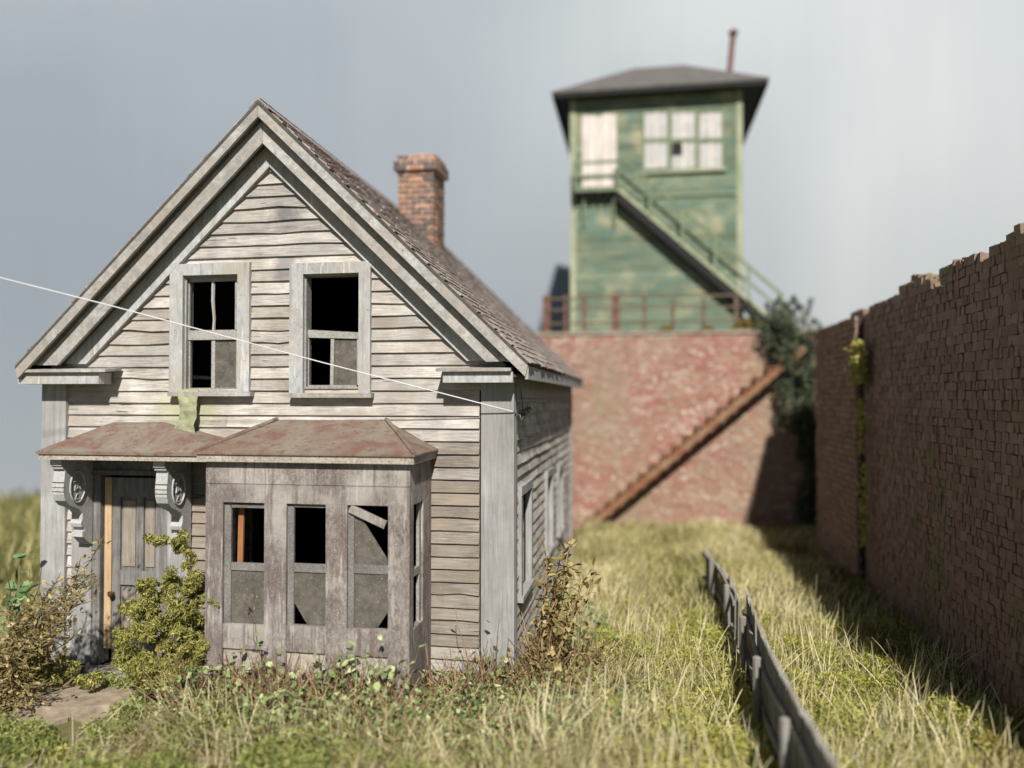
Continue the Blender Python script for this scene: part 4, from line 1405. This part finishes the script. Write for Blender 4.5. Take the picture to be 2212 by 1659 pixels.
fence_run('near run of the grey picket fence with round topped posts', -4.6, 1.25, (-3.75, -2.25, -.77, .67), xf_near, lambda y: 1.06, lambda y: abs(y - .1) < .06, lambda y: .03)
fence_run('far sagging run of the grey picket fence out in the grass', 1.75, 5.1, (2.23, 3.89), xf_far, lambda y: .84 - .05 * math.sin(y * 2), lambda y: 1.9 < y < 2.1, lambda y: -.10)

# ================================================================ VEGETATION
def strips(n, centers, length, width, curl, rnd, up=0.0):
    """n little bent leaf-like strips, two quads each; centers (n,3)"""
    d = rng.normal(size=(n, 3))
    d[:, 2] += up
    d /= np.linalg.norm(d, axis=1)[:, None]
    s = np.cross(d, rng.normal(size=(n, 3)))
    s /= np.linalg.norm(s, axis=1)[:, None] + 1e-9
    nn = np.cross(d, s)
    ln = (length * rng.uniform(.5, 1.4, n))[:, None]
    wd = (width * rng.uniform(.6, 1.4, n))[:, None]
    a = centers - d * ln / 2
    b = centers + nn * ln * curl
    c = centers + d * ln / 2
    v = np.stack([a - s * wd * .3, a + s * wd * .3, b - s * wd / 2, b + s * wd / 2, c - s * wd * .12, c + s * wd * .12], 1).reshape(-1, 3)
    i = np.arange(n) * 6
    f = np.concatenate([np.stack([i, i + 1, i + 3, i + 2], 1), np.stack([i + 2, i + 3, i + 5, i + 4], 1)])
    return v, f, np.repeat(rnd, 6)


def clump_points(n, blobs):
    """points crowded towards the shells of many small blobs: (x, y, z, rx, ry, rz, weight)"""
    b = np.array(blobs)
    wgt = b[:, 6] / b[:, 6].sum()
    k = rng.choice(len(b), n, p=wgt)
    d = rng.normal(size=(n, 3))
    d /= np.linalg.norm(d, axis=1)[:, None]
    r = rng.uniform(.25, 1.08, n) ** .6
    return b[k, :3] + d * r[:, None] * b[k, 3:6], k


def gzv(x, y):
    return np.array([gz(float(a), float(b)) for a, b in zip(x, y)])


def in_house(x, y):
    return ((x > -W - .05) & (x < .08) & (y > -.05) & (y < L + .1)) | ((x > XBL - .02) & (x < XBR + .02) & (y > YB - .02) & (y < .1)) | ((x > -5.7) & (x < -3.9) & (y > -.34) & (y < .1))


def on_path(x, y):
    return ((x + 5.0) / .95) ** 2 + ((y + 1.05) / .5) ** 2 < 1 


def grass(name, n, xr, yr, h, wd, keep=None, lean=.45, mat='grass', bias=0.0, clump=True):
    x = rng.uniform(*xr, n)
    y = rng.uniform(*yr, n)
    if clump:
        dn = np.array([mnoise.noise(Vector((a * .9, b * .9, 11))) for a, b in zip(x, y)])
        ok = rng.uniform(-.7, .5, n) < dn
        x, y = x[ok], y[ok]
    ok = ~in_house(x, y)
    if keep is not None:
        ok &= keep(x, y)
    x, y = x[ok], y[ok]
    n = len(x)
    z0 = gzv(x, y) - .03
    tn = np.array([mnoise.noise(Vector((a * .7, b * .7, 5))) for a, b in zip(x, y)])
    hh = h * rng.uniform(.4, 1.25, n) * (1 + .35 * tn)
    ang_ = rng.uniform(0, 2 * math.pi, n)
    flow = np.array([mnoise.noise(Vector((a * .8, b * .8, 21))) for a, b in zip(x, y)]) * 5
    ang_ = np.where(rng.random(n) < .55, flow + rng.normal(0, .5, n), ang_)
    ln = lean * rng.uniform(.1, 1.5, n)
    dx, dy = np.cos(ang_), np.sin(ang_)
    tw = rng.uniform(0, math.pi, n)
    sx, sy = np.cos(tw), np.sin(tw)
    ww = wd * rng.uniform(.6, 1.4, n)
    t = np.array([0, .4, .75, 1.0])
    rows = []
    for tt, wf in zip(t, (1, .95, .8, .3)):
        off = ln * hh * tt ** 1.2
        px_ = x + dx * off
        py_ = y + dy * off
        pz_ = z0 + hh * (tt - .25 * ln * tt * tt)
        rows.append(np.stack([px_ - sx * ww * wf / 2, py_ - sy * ww * wf / 2, pz_], 1))
        rows.append(np.stack([px_ + sx * ww * wf / 2, py_ + sy * ww * wf / 2, pz_], 1))
    v = np.stack(rows, 1).reshape(-1, 3)
    i = np.arange(n) * 8
    f = np.concatenate([np.stack([i + k, i + k + 1, i + k + 3, i + k + 2], 1) for k in (0, 2, 4)])
    r = np.clip(rng.normal(.52 + bias, .24, n) + .35 * tn, 0, 1)
    return np_mesh(name, v, f, np.repeat(r, 8), mat, kind='stuff')


def not_wall(x, y): return (x < XW - .16)


# the meadow between house and wall
grass('grass', 6500, (.4, 5.3), (-3.6, 4.0), .56, .0105, lambda x, y: not_wall(x, y) & (np.abs(x - 2.7) > .12) & ~((x < .9) & (y < -.4) & (y > -1.2)), .5, bias=.32)
grass('grass', 13500, (.3, 5.3), (-3.6, 3.2), .36, .0095, lambda x, y: not_wall(x, y) & (np.abs(x - 2.7) > .09) & ~((x > 2.1) & (x < 2.7) & (rng.random(len(x)) < .8)) & ~((x < 1.1) & (y < -.4)), .55, bias=.1)
grass('grass', 52000, (.1, 5.9), (3.0, 11.2), .36, .022, not_wall, .5)
grass('grass', 12000, (5.2, 6.25), (8.9, 11.2), .35, .02, None, .5)
grass('grass', 16000, (-24, -6.1), (2, 16), .62, .035, lambda x, y: y < 13.5 + (x + 18) * .45, .5, bias=-.28)
grass('grass', 3800, (-1.2, 1.8), (-3.4, -.7), .42, .0095, None, .6, bias=.25)
grass('grass', 1500, (-3.3, 1.6), (-2.0, -.95), .50, .009, None, .7, bias=.3)
grass('grass', 700, (-5.0, -1.0), (-3.0, -1.2), .34, .009, lambda x, y: ~on_path(x, y), .7, bias=.2)
grass('grass', 9000, (-6.6, 1.4), (-2.6, -.2), .16, .009, lambda x, y: ~on_path(x, y) & ~((x < -4.3) & (x > -5.8)), .6, bias=-.12)
grass('grass', 5000, (-9, -6.0), (-2, 3), .4, .016, None, .6)
o = grass('grass', 1600, (-1.0, 5.6), (11.45, 12.0), .0001, .0001, None) if False else None


def turf(name, n, xr, yr, mat, hump, thresh, seed, keep=None, length=.05, width=.016, bias=0):
    x = rng.uniform(*xr, n)
    y = rng.uniform(*yr, n)
    dn = np.array([mnoise.noise(Vector((a * 1.6, b * 1.6, seed))) + .5 * mnoise.noise(Vector((a * 4.5, b * 4.5, seed))) for a, b in zip(x, y)])
    ok = (dn > thresh) & ~in_house(x, y)
    if keep is not None:
        ok &= keep(x, y)
    x, y, dn = x[ok], y[ok], dn[ok]
    fine = np.array([mnoise.noise(Vector((a * 9, b * 9, seed + 2))) for a, b in zip(x, y)])
    top = np.clip((dn - thresh) * 1.6, 0, 1) ** .6 * hump + .035 * fine
    z = gzv(x, y) + top * rng.uniform(.35, 1.05, len(x)) + .01
    c = np.stack([x, y, z], 1)
    c += rng.normal(0, .012, c.shape)
    r = np.clip(rng.normal(.5 + bias, .2, len(x)) + .5 * fine, 0, 1)
    v, f, rr = strips(len(x), c, length, width, .28, r)
    return np_mesh(name, v, f, rr, mat, kind='stuff')


fence_gap = lambda x, y: (np.abs(x - 2.72) > .06) & not_wall(x, y)
turf('moss', 105000, (-7.5, 1.6), (-2.9, -.2), 'foam_green', .22, -.3, 31, lambda x, y: ~on_path(x, y) & ((x < -1.2) | (rng.random(len(x)) < .5)), .058, .0125)
turf('moss', 16000, (-6.5, 2.4), (-2.9, -.9), 'foam_yellow', .15, .2, 44, lambda x, y: ~on_path(x, y), .055, .014, .1)
turf('moss', 95000, (.9, 5.2), (-3.6, 3.4), 'foam_yellow', .29, -.2, 52, fence_gap, .055, .0125, -.05)
turf('moss', 34000, (.6, 5.3), (-3.4, 4.5), 'foam_green', .17, .12, 63, fence_gap, .055, .014, .1)
turf('moss', 26000, (1.55, 2.68), (-3.4, 3.6), 'foam_yellow', .26, -.2, 71, None, .065, .015, 0)
turf('moss', 16000, (4.5, 5.3), (-3, 9), 'moss_tuft', .28, -.1, 91, None, .07, .02, -.1)
turf('moss', 9000, (-.6, 5.4), (11.42, 11.75), 'moss_tuft', .16, -.1, 81, lambda x, y: x > 99, .07, .03)


def tufts_on_coping():
    x = rng.uniform(1.9, 5.3, 5000)
    dn = np.array([mnoise.noise(Vector((a * 1.3, 3, 3))) for a in x])
    x, dn = x[dn > -.05], dn[dn > -.05]
    y = rng.uniform(YR + .0, YR + .3, len(x))
    z = TZ + rng.uniform(0, 1, len(x)) * (dn + .1) * .75
    v, f, r = strips(len(x), np.stack([x, y, z], 1), .08, .03, .25, rng.random(len(x)))
    np_mesh('moss', v, f, r, 'moss_tuft', kind='stuff')


tufts_on_coping()


def moss_on_wall():
    cs_ = []
    for (u, v0, v1, wv, n_) in ((1860, 735, 830, .10, 900), (1862, 860, 980, .05, 150), (1868, 1000, 1180, .06, 200)):
        for _ in range(n_):
            q = PX(u + random.gauss(0, 4), random.uniform(v0, v1), XW - .13)
            cs_.append((XW - .13 - abs(random.gauss(0, wv * .6)), q[1] + random.gauss(0, wv), q[2]))
    c = np.array(cs_)
    v, f, r = strips(len(c), c, .08, .03, .3, rng.random(len(c)))
    np_mesh('moss', v, f, r, 'foam_yellow', kind='stuff')


moss_on_wall()


def bush(name, label, base, blobs, n, mat, length, width, stems=None, extra=None, cat='bush', stem_mat='stem_dry'):
    b = thing(name, base, label, cat)
    pts_, k = clump_points(n, blobs)
    pts_[:, 2] = np.maximum(pts_[:, 2], -.12)
    shell = rng.normal(.5, .22, n) 
    v, f, r = strips(n, pts_, length, width, .3, np.clip(shell, 0, 1))
    np_mesh('foliage', v, f, r, mat, b, kind='stuff')
    mb = MB()
    for pth in (stems or []):
        mb.tube(pth, np.linspace(.022, .008, len(pth)), 5, random.random())
    if stems:
        mb.build('stem', stem_mat, b)
    if extra:
        mt, nn = extra
        p2, _ = clump_points(nn, blobs)
        p2[:, 2] = np.maximum(p2[:, 2], -.1)
        v, f, r = strips(nn, p2, .085, .06, .15, rng.random(nn))
        np_mesh('dead_leaf', v, f, r, mt, b, kind='stuff')
    return b


# olive bush before the door: body plus the arm that climbs the pilaster and bends over
def B(u, v, y, r, wgt=1.0, ry=None):
    q = PY(u, v, y)
    return (q[0], q[1], q[2], r, ry or r, r, wgt)


blobs = []
rr = random.Random(3)
for _ in range(120):
    t = rr.random()
    v = 1250 + 215 * t
    half = 80 + 26 * math.sin(t * math.pi) + (8 if t > .6 else 0)
    u = 350 + rr.uniform(-1, 1) * half * .88 + (10 if t < .3 else 0)
    blobs.append(B(u, v, rr.uniform(-1.0, -.58), rr.uniform(.05, .105), .5))
for _ in range(16):
    blobs.append(B(rr.uniform(255, 440), rr.uniform(1430, 1492), rr.uniform(-1.2, -.8), rr.uniform(.06, .10), .9))
arm = [(425, 1300), (428, 1265), (418, 1240), (412, 1215), (405, 1195), (392, 1180), (375, 1172), (355, 1170), (338, 1168), (396, 1155), (400, 1160), (322, 1163), (388, 1190), (402, 1225), (460, 1300), (474, 1305), (446, 1292), (370, 1238), (362, 1255)]
for u, v in arm:
    blobs.append(B(u + rr.uniform(-4, 4), v + rr.uniform(-4, 4), rr.uniform(-.86, -.72), rr.uniform(.045, .075), .42))
st_paths = [[PY(360, 1480, -.8), PY(400, 1380, -.8), PY(425, 1290, -.8), PY(408, 1210, -.8), PY(385, 1180, -.78), PY(330, 1165, -.78)], [PY(350, 1480, -.8), PY(340, 1400, -.85), PY(330, 1330, -.82)], [PY(425, 1300, -.8), PY(450, 1296, -.82), PY(474, 1304, -.84)]]
bush('olive_bush', 'olive green bush growing up in front of the door', (PY(350, 1480, -.8)[0], -.8, -.12), blobs, 26000, 'foam_bush', .052, .0125, st_paths, ('dark_leaf', 130))


def leafy(name, label, base, tips, leaf_mat, stem_mat, nleaf, lsize, lw, thick=.008, wander=.04, cat='weed', bare=.2, droop=0.0, lr=.05, parent_group=None, twig=0, single=False, fan=0, fanlen=.45):
    """stems that run from the base to their tips with leaves along them"""
    p = thing(name, base, label, cat, parent_group)
    sm = MB()
    lv, lf, lr_ = [], [], []
    base = Vector(base)
    for _ in range(fan):
        a_, e_ = random.uniform(0, 6.28), random.uniform(.25, 1.45)
        l_ = fanlen * random.uniform(.5, 1.2)
        d_ = Vector((math.cos(a_) * math.cos(e_), .6 * math.sin(a_) * math.cos(e_), math.sin(e_))) * l_
        q_ = base + Vector((random.gauss(0, .07), random.gauss(0, .05), -.02))
        sm.tube([q_, q_ + d_ * .5 + Vector((0, 0, .03)), q_ + d_], [.0065, .0055, .003], 3, random.random())
    for tip in tips:
        tip = Vector(tip)
        b0 = base + Vector((random.gauss(0, .05), random.gauss(0, .04), -.03))
        n = 6
        pts_ = []
        for i in range(n + 1):
            t = i / n
            q = b0.lerp(tip, t) + Vector((random.gauss(0, wander), random.gauss(0, wander), random.gauss(0, wander * .6))) * math.sin(t * math.pi * .9)
            q.z -= droop * t * t
            pts_.append(q)
        sm.tube(pts_, np.linspace(thick, thick * .45, n + 1), 4, random.random())
        for _ in range(twig):
            t = random.uniform(.25, .95)
            i = min(int(t * n), n - 1)
            q = pts_[i].lerp(pts_[i + 1], t * n - i)
            e = q + Vector((random.gauss(0, .09), random.gauss(0, .07), random.uniform(-.03, .14)))
            sm.tube([q, q.lerp(e, .5) + Vector((random.gauss(0, .012), 0, .01)), e], [thick * .5, thick * .4, thick * .25], 3, random.random())
        for _ in range(nleaf):
            t = random.uniform(bare, 1.0)
            i = min(int(t * n), n - 1)
            q = pts_[i].lerp(pts_[i + 1], t * n - i) + Vector((random.gauss(0, lr), random.gauss(0, lr), random.gauss(0, lr * .8)))
            d = Vector((random.gauss(0, 1), random.gauss(0, 1), random.gauss(.1, .7))).normalized()
            s_ = d.cross(Vector((random.gauss(0, .5), random.gauss(0, .5), 1))).normalized()
            up = s_.cross(d)
            L_ = lsize * random.uniform(.6, 1.35)
            w_ = lw * L_ / lsize * random.uniform(.8, 1.2)
            o_ = len(lv)
            bend = random.uniform(-.15, .25) * L_
            lv += [q, q + d * L_ * .35 - s_ * w_ / 2 + up * bend * .3, q + d * L_ * .4 + up * bend * .5 - up * w_ * .12, q + d * L_ * .35 + s_ * w_ / 2 + up * bend * .3,
                   q + d * L_ * .75 - s_ * w_ * .36 - up * bend * .2, q + d * L_ * .75 + s_ * w_ * .36 - up * bend * .2, q + d * L_ - up * bend]
            lf += [(o_, o_ + 2, o_ + 1), (o_, o_ + 3, o_ + 2), (o_ + 1, o_ + 2, o_ + 4), (o_ + 2, o_ + 3, o_ + 5), (o_ + 2, o_ + 5, o_ + 4), (o_ + 4, o_ + 5, o_ + 6)]
            lr_ += [random.random()] * 7
    sm.build('stem', stem_mat, p)
    if single:
        for q in range(0, len(lv), 7):
            lm = MB()
            lm.add(lv[q:q + 7], [(0, 2, 1), (0, 3, 2), (1, 2, 4), (2, 3, 5), (2, 5, 4), (4, 5, 6)], random.random())
            lm.build('leaf', leaf_mat, p)
    elif lv:
        lm = MB()
        lm.v = [tuple(q) for q in lv]
        lm.f = lf
        lm.r = lr_
        lm.build('leaf', leaf_mat, p, kind='stuff')
    return p


def G(u, v, y=None):
    """a point of the ground under a sight line"""
    q = _on(u, v, 2, -.08)
    return Vector((q[0], q[1], gz(q[0], q[1])))


# left: dry brush leaning to the right, teal leaved plant behind it
b0 = Vector(PY(-20, 1560, -1.0)); b0.z = -.12
leafy('dry_shrub', 'olive brown dry shrub leaning across the left corner of the house', b0,
      [PY(u + random.gauss(0, 14), v + random.gauss(0, 14), random.uniform(-1.25, -.7)) for u, v in ((210, 1210), (190, 1235), (170, 1215), (150, 1240), (215, 1245), (130, 1250), (110, 1265), (90, 1280), (60, 1290), (225, 1265), (180, 1280), (40, 1310), (140, 1320), (20, 1300), (90, 1350), (60, 1420), (120, 1400), (150, 1380), (20, 1400), (170, 1310), (75, 1330), (200, 1220), (100, 1300), (35, 1350))],
      'leaf_dry', 'stem_dry', 62, .065, .032, .011, .06, 'shrub', .12, lr=.075, twig=44)
b0 = Vector(PY(-40, 1600, -1.1)); b0.z = -.12
leafy('dry_shrub', 'tangled brown brush at the lower left edge beside the stone path', b0,
      [PY(u + random.gauss(0, 12), v + random.gauss(0, 10), random.uniform(-1.35, -.95)) for u, v in ((60, 1380), (20, 1400), (90, 1430), (110, 1460), (40, 1450), (70, 1500), (-20, 1380), (10, 1480), (95, 1490), (30, 1420), (80, 1400), (50, 1530))],
      'leaf_dry', 'stem_dry', 70, .06, .03, .010, .07, 'shrub', .05, lr=.08, twig=36)
b0 = Vector(PY(35, 1460, -.25)); b0.z = -.1
leafy('leafy_plant', 'blue green plant with round leaves behind the dry shrub', b0,
      [PY(u, v, random.uniform(-.4, -.1)) for u, v in ((50, 1185), (60, 1230), (15, 1240), (38, 1270), (90, 1225), (10, 1290), (60, 1300), (28, 1330), (70, 1275))],
      'leaf_teal', 'stem_dry', 9, .13, .11, .012, .05, 'plant', .4, lr=.07, single=True)
b0 = Vector(PY(110, 1490, -.75)); b0.z = -.12
bush('low_bush', 'small yellow green bush at the foot of the left corner', b0, [B(u, v, -.7 + random.uniform(-.1, .1), .06, 1) for u, v in ((95, 1420), (110, 1440), (135, 1425), (150, 1455), (175, 1470), (120, 1465), (160, 1440), (195, 1478), (210, 1462), (75, 1430))], 1500, 'foam_bush', .06, .016, [[PY(110, 1490, -.7), PY(105, 1440, -.7)], [PY(130, 1490, -.7), PY(170, 1455, -.7)]])

# weeds before the bay
def weed(u, vb, tips, lab, leaf='leaf', stem='stem_red', nl=17, ls=.095, lw=.06, name='weed', wander=.03, lr=.05, y=None, twig=2, thick=.007):
    if y is None:
        y = -1.02 - .002 * (vb - 1500) if u < 895 else -.3 - .004 * (vb - 1510)
    xx = PY(u, vb, y)[0]
    b = Vector((xx, y, gz(xx, y)))
    leafy(name, lab, b, [PY(a, c, b.y + random.uniform(-.12, .12)) for a, c in tips], leaf, stem, nl, ls, lw, thick, wander, 'weed', .35, lr=lr, twig=twig, fan=60, fanlen=.66)


weed(505, 1500, ((490, 1420), (518, 1392), (545, 1440), (470, 1440), (560, 1425), (440, 1440)), 'young weed with a pale leaf tip under the first bay window', nl=8)
weed(600, 1510, ((575, 1420), (598, 1405), (630, 1430), (650, 1450), (560, 1440), (530, 1300)), 'reddish weed with one very long thin stalk before the bay', nl=7)
weed(690, 1520, ((665, 1425), (700, 1395), (722, 1420), (655, 1455), (735, 1440), (710, 1440)), 'leafy red stemmed weed under the middle bay window', nl=9)
weed(770, 1520, ((740, 1420), (760, 1385), (800, 1410), (815, 1380), (785, 1430), (830, 1440)), 'green weed under the third bay window', nl=9)
weed(850, 1525, ((835, 1440), (870, 1395), (905, 1395), (890, 1430), (830, 1470)), 'weed at the right front corner of the bay', nl=8)
weed(930, 1530, ((905, 1450), (950, 1440), (960, 1470), (890, 1480)), 'short weed between the bay and the grey corner board', nl=9)
weed(1015, 1510, ((985, 1310), (970, 1400), (1000, 1390), (1018, 1430), (990, 1440), (1040, 1440)), 'tall dry red stalked weed before the last clapboards', nl=4, y=-.35)
weed(1075, 1515, ((1078, 1340), (1060, 1380), (1080, 1400), (1098, 1380), (1045, 1400), (1105, 1430)), 'weed with bright red stems at the grey corner board', nl=5, y=-.3)
weed(640, 1560, ((600, 1490), (640, 1470), (680, 1500), (700, 1520), (575, 1510)), 'low weed in the grass before the bay window', nl=10)
weed(1010, 1560, ((980, 1480), (1030, 1470), (1050, 1500), (960, 1510), (1075, 1510)), 'low green weed below the grey corner board', nl=12)
weed(560, 1600, ((520, 1530), (560, 1510), (600, 1540), (490, 1560)), 'low weed beside the bright moss cushion', nl=10)
weed(395, 1520, ((420, 1430), (440, 1440), (455, 1460), (400, 1450), (470, 1430)), 'blue green weed between the olive bush and the bay', 'leaf_teal', nl=9)
b0 = G(1190, 1445); b0.y = .1
leafy('dead_weed', 'tall dead brown weed at the right corner of the house', b0,
      [PY(u, v, b0.y + random.uniform(-.15, .25)) for u, v in ((1180, 1165), (1183, 1200), (1232, 1160), (1228, 1185), (1215, 1200), (1238, 1150), (1270, 1240), (1262, 1260), (1200, 1220), (1290, 1232), (1205, 1250), (1160, 1330), (1240, 1290), (1225, 1230), (1190, 1260), (1140, 1380), (1255, 1330), (1280, 1350), (1300, 1400), (1165, 1380))],
      'leaf_dry', 'stem_red', 34, .095, .05, .014, .035, 'weed', .15, lr=.04, twig=7, fan=110, fanlen=.8)
b0 = G(1225, 1475)
leafy('dead_weed', 'sprawling brown and green weed below the tall dead one', b0,
      [PY(u, v, b0.y + random.uniform(-.25, .25)) for u, v in ((1130, 1430), (1150, 1400), (1200, 1395), (1250, 1390), (1290, 1400), (1320, 1420), (1330, 1450), (1120, 1470), (1280, 1440), (1190, 1430), (1230, 1420), (1300, 1470))],
      'leaf', 'stem_dry', 22, .065, .035, .008, .04, 'weed', .15, lr=.05, twig=8, fan=60, fanlen=.6)
b0 = G(1275, 1400)
leafy('leafy_plant', 'teal green plant in the grass beyond the dead weed', b0,
      [PY(u, v, b0.y + random.uniform(-.2, .2)) for u, v in ((1250, 1340), (1270, 1310), (1290, 1330), (1310, 1350), (1240, 1370), (1330, 1370), (1300, 1320))],
      'leaf_teal', 'stem_dry', 16, .07, .05, .008, .04, 'plant', .2, lr=.05)

# fallen twigs and dead stalks in front, nobody could count them
def litter():
    m_ = MB()
    for _ in range(3600):
        x = random.uniform(-3.6, 1.9)
        y = random.uniform(-2.4, -.15) if random.random() < .8 else random.uniform(-.2, 1.0)
        if bool(in_house(np.array([x]), np.array([y]))[0]):
            continue
        z = gz(x, y) + abs(random.gauss(.05, .13))
        a = random.uniform(0, 6.28)
        l = random.uniform(.08, .34)
        p = Vector((x, y, z))
        q = p + Vector((math.cos(a) * l, math.sin(a) * l * .6, random.gauss(.02, .09)))
        m_.tube([p, (p + q) / 2 + Vector((0, 0, random.uniform(-.02, .03))), q], [.006, .005, .003], 3, random.random())
    m_.build('twigs', 'stem_dry', None, kind='stuff')
    c = []
    for _ in range(5500):
        x = random.uniform(-2.4, 1.9)
        y = random.uniform(-2.0, -.1) if random.random() < .75 else random.uniform(-.1, 1.6)
        if bool(in_house(np.array([x]), np.array([y]))[0]):
            continue
        c.append((x, y, gz(x, y) + abs(random.gauss(.05, .13))))
    c = np.array(c)
    v, f, r = strips(len(c), c, .055, .032, .2, rng.random(len(c)))
    np_mesh('weeds', v, f, r, 'leaf', kind='stuff')
    k = rng.random(len(c)) < .5
    v, f, r = strips(int(k.sum()), c[k] + rng.normal(0, .05, (int(k.sum()), 3)) * np.array([1, 1, .3]), .05, .022, .2, rng.random(int(k.sum())))
    np_mesh('dead_leaves', v, f, r, 'leaf_dry', kind='stuff')


litter()


def tangle(n, xr, yr, hr, nleaf, leaf_mat):
    """wiry stems and small leaves that nobody could count"""
    rr_ = random.Random(int(xr[0] * 100) + n)
    sm, c = MB(), []
    for _ in range(n):
        x, y = rr_.uniform(*xr), rr_.uniform(*yr)
        if bool(in_house(np.array([x]), np.array([y]))[0]):
            continue
        b_ = Vector((x, y, gz(x, y) - .02))
        h = rr_.uniform(*hr)
        t_ = b_ + Vector((rr_.gauss(0, .28) * h / .4, rr_.gauss(0, .14), h))
        if bool(in_house(np.array([t_.x]), np.array([t_.y]))[0]):
            t_.y = min(t_.y, y)
        m_ = b_.lerp(t_, .5) + Vector((rr_.gauss(0, .035), rr_.gauss(0, .03), rr_.uniform(0, .06)))
        m2 = b_.lerp(t_, .8) + Vector((rr_.gauss(0, .03), rr_.gauss(0, .03), rr_.uniform(0, .05)))
        sm.tube([b_, m_, m2, t_], [.0065, .0055, .0045, .003], 3, rr_.random())
        for _k in range(nleaf):
            q = m_.lerp(t_, rr_.uniform(-.5, 1.0))
            c.append((q.x + rr_.gauss(0, .022), q.y + rr_.gauss(0, .022), q.z + rr_.gauss(0, .02)))
    sm.build('weeds', 'stem_red' if leaf_mat == 'leaf' else 'stem_dry', None, kind='stuff')
    c = np.array(c)
    v, f, r = strips(len(c), c, .062, .040, .2, rng.random(len(c)))
    np_mesh('weeds', v, f, r, leaf_mat, kind='stuff')


tangle(330, (-3.35, -.75), (-1.55, -.93), (.16, .52), 5, 'leaf')
tangle(110, (-.9, .25), (-.75, -.12), (.12, .45), 4, 'leaf')
tangle(230, (.12, .95), (-.7, .7), (.15, .62), 6, 'leaf_dry')
tangle(160, (-.6, 1.4), (-1.5, -.5), (.12, .4), 5, 'leaf')

# ivy in the corner
blobs = []
rr = random.Random(11)
for _ in range(90):
    z = rr.uniform(.9, 5.5) if rr.random() < .9 else rr.uniform(.2, .9)
    x = 5.28 + rr.uniform(-.5, .42) * (1 if z > 2.6 else .4) + (.35 if z < 2.6 else 0)
    blobs.append((x, YR - rr.uniform(.05, .6), z, .21, .18, .28, 1))
for _ in range(14):
    blobs.append((min(5.6, 5.15 + rr.gauss(0, .3)), YR - rr.uniform(-.1, .4), 4.6 + abs(rr.gauss(0, .35)), .16, .16, .2, .8))
for _ in range(16):
    sx_, sz_ = min(5.7, 5.2 + rr.gauss(0, .35)), rr.uniform(5.0, 5.3)
    for q_ in range(6):
        blobs.append((sx_ + .04 * q_ * rr.uniform(-1, 1), YR - rr.uniform(-.1, .1), sz_ + .12 * q_, .08 - .009 * q_, .08, .09, .09))
bush('ivy', 'dark blue green ivy filling the corner between both brick walls', (5.5, YR - .4, 0), blobs, 9500, 'ivy', .13, .034,
     [[(5.5, YR - .2, 0), (5.6, YR - .2, 2), (5.45, YR - .25, 4), (5.3, YR - .2, 5.6)], [(5.7, YR - .3, 0), (5.5, YR - .3, 3), (5.6, YR - .2, 5.4)]], None, 'ivy')

# bright moss cushions in the foreground
for lab, u, v, mt in (('bright yellow green moss cushion before the bay', 690, 1600, 'foam_yellow'), ('pale green moss cushion at the bottom edge of the meadow', 600, 1650, 'leaf'), ('golden moss cushion by the bottom edge under the bay corner', 1030, 1652, 'foam_yellow')):
    q = G(u, v)
    bl = [(q.x + random.gauss(0, .07), q.y + random.gauss(0, .06), q.z + random.uniform(.02, .12), .06, .06, .05, 1) for _ in range(9)]
    bb = bush('moss_cushion', lab, tuple(q), bl, 1100, mt, .045, .014, None, None, 'moss')
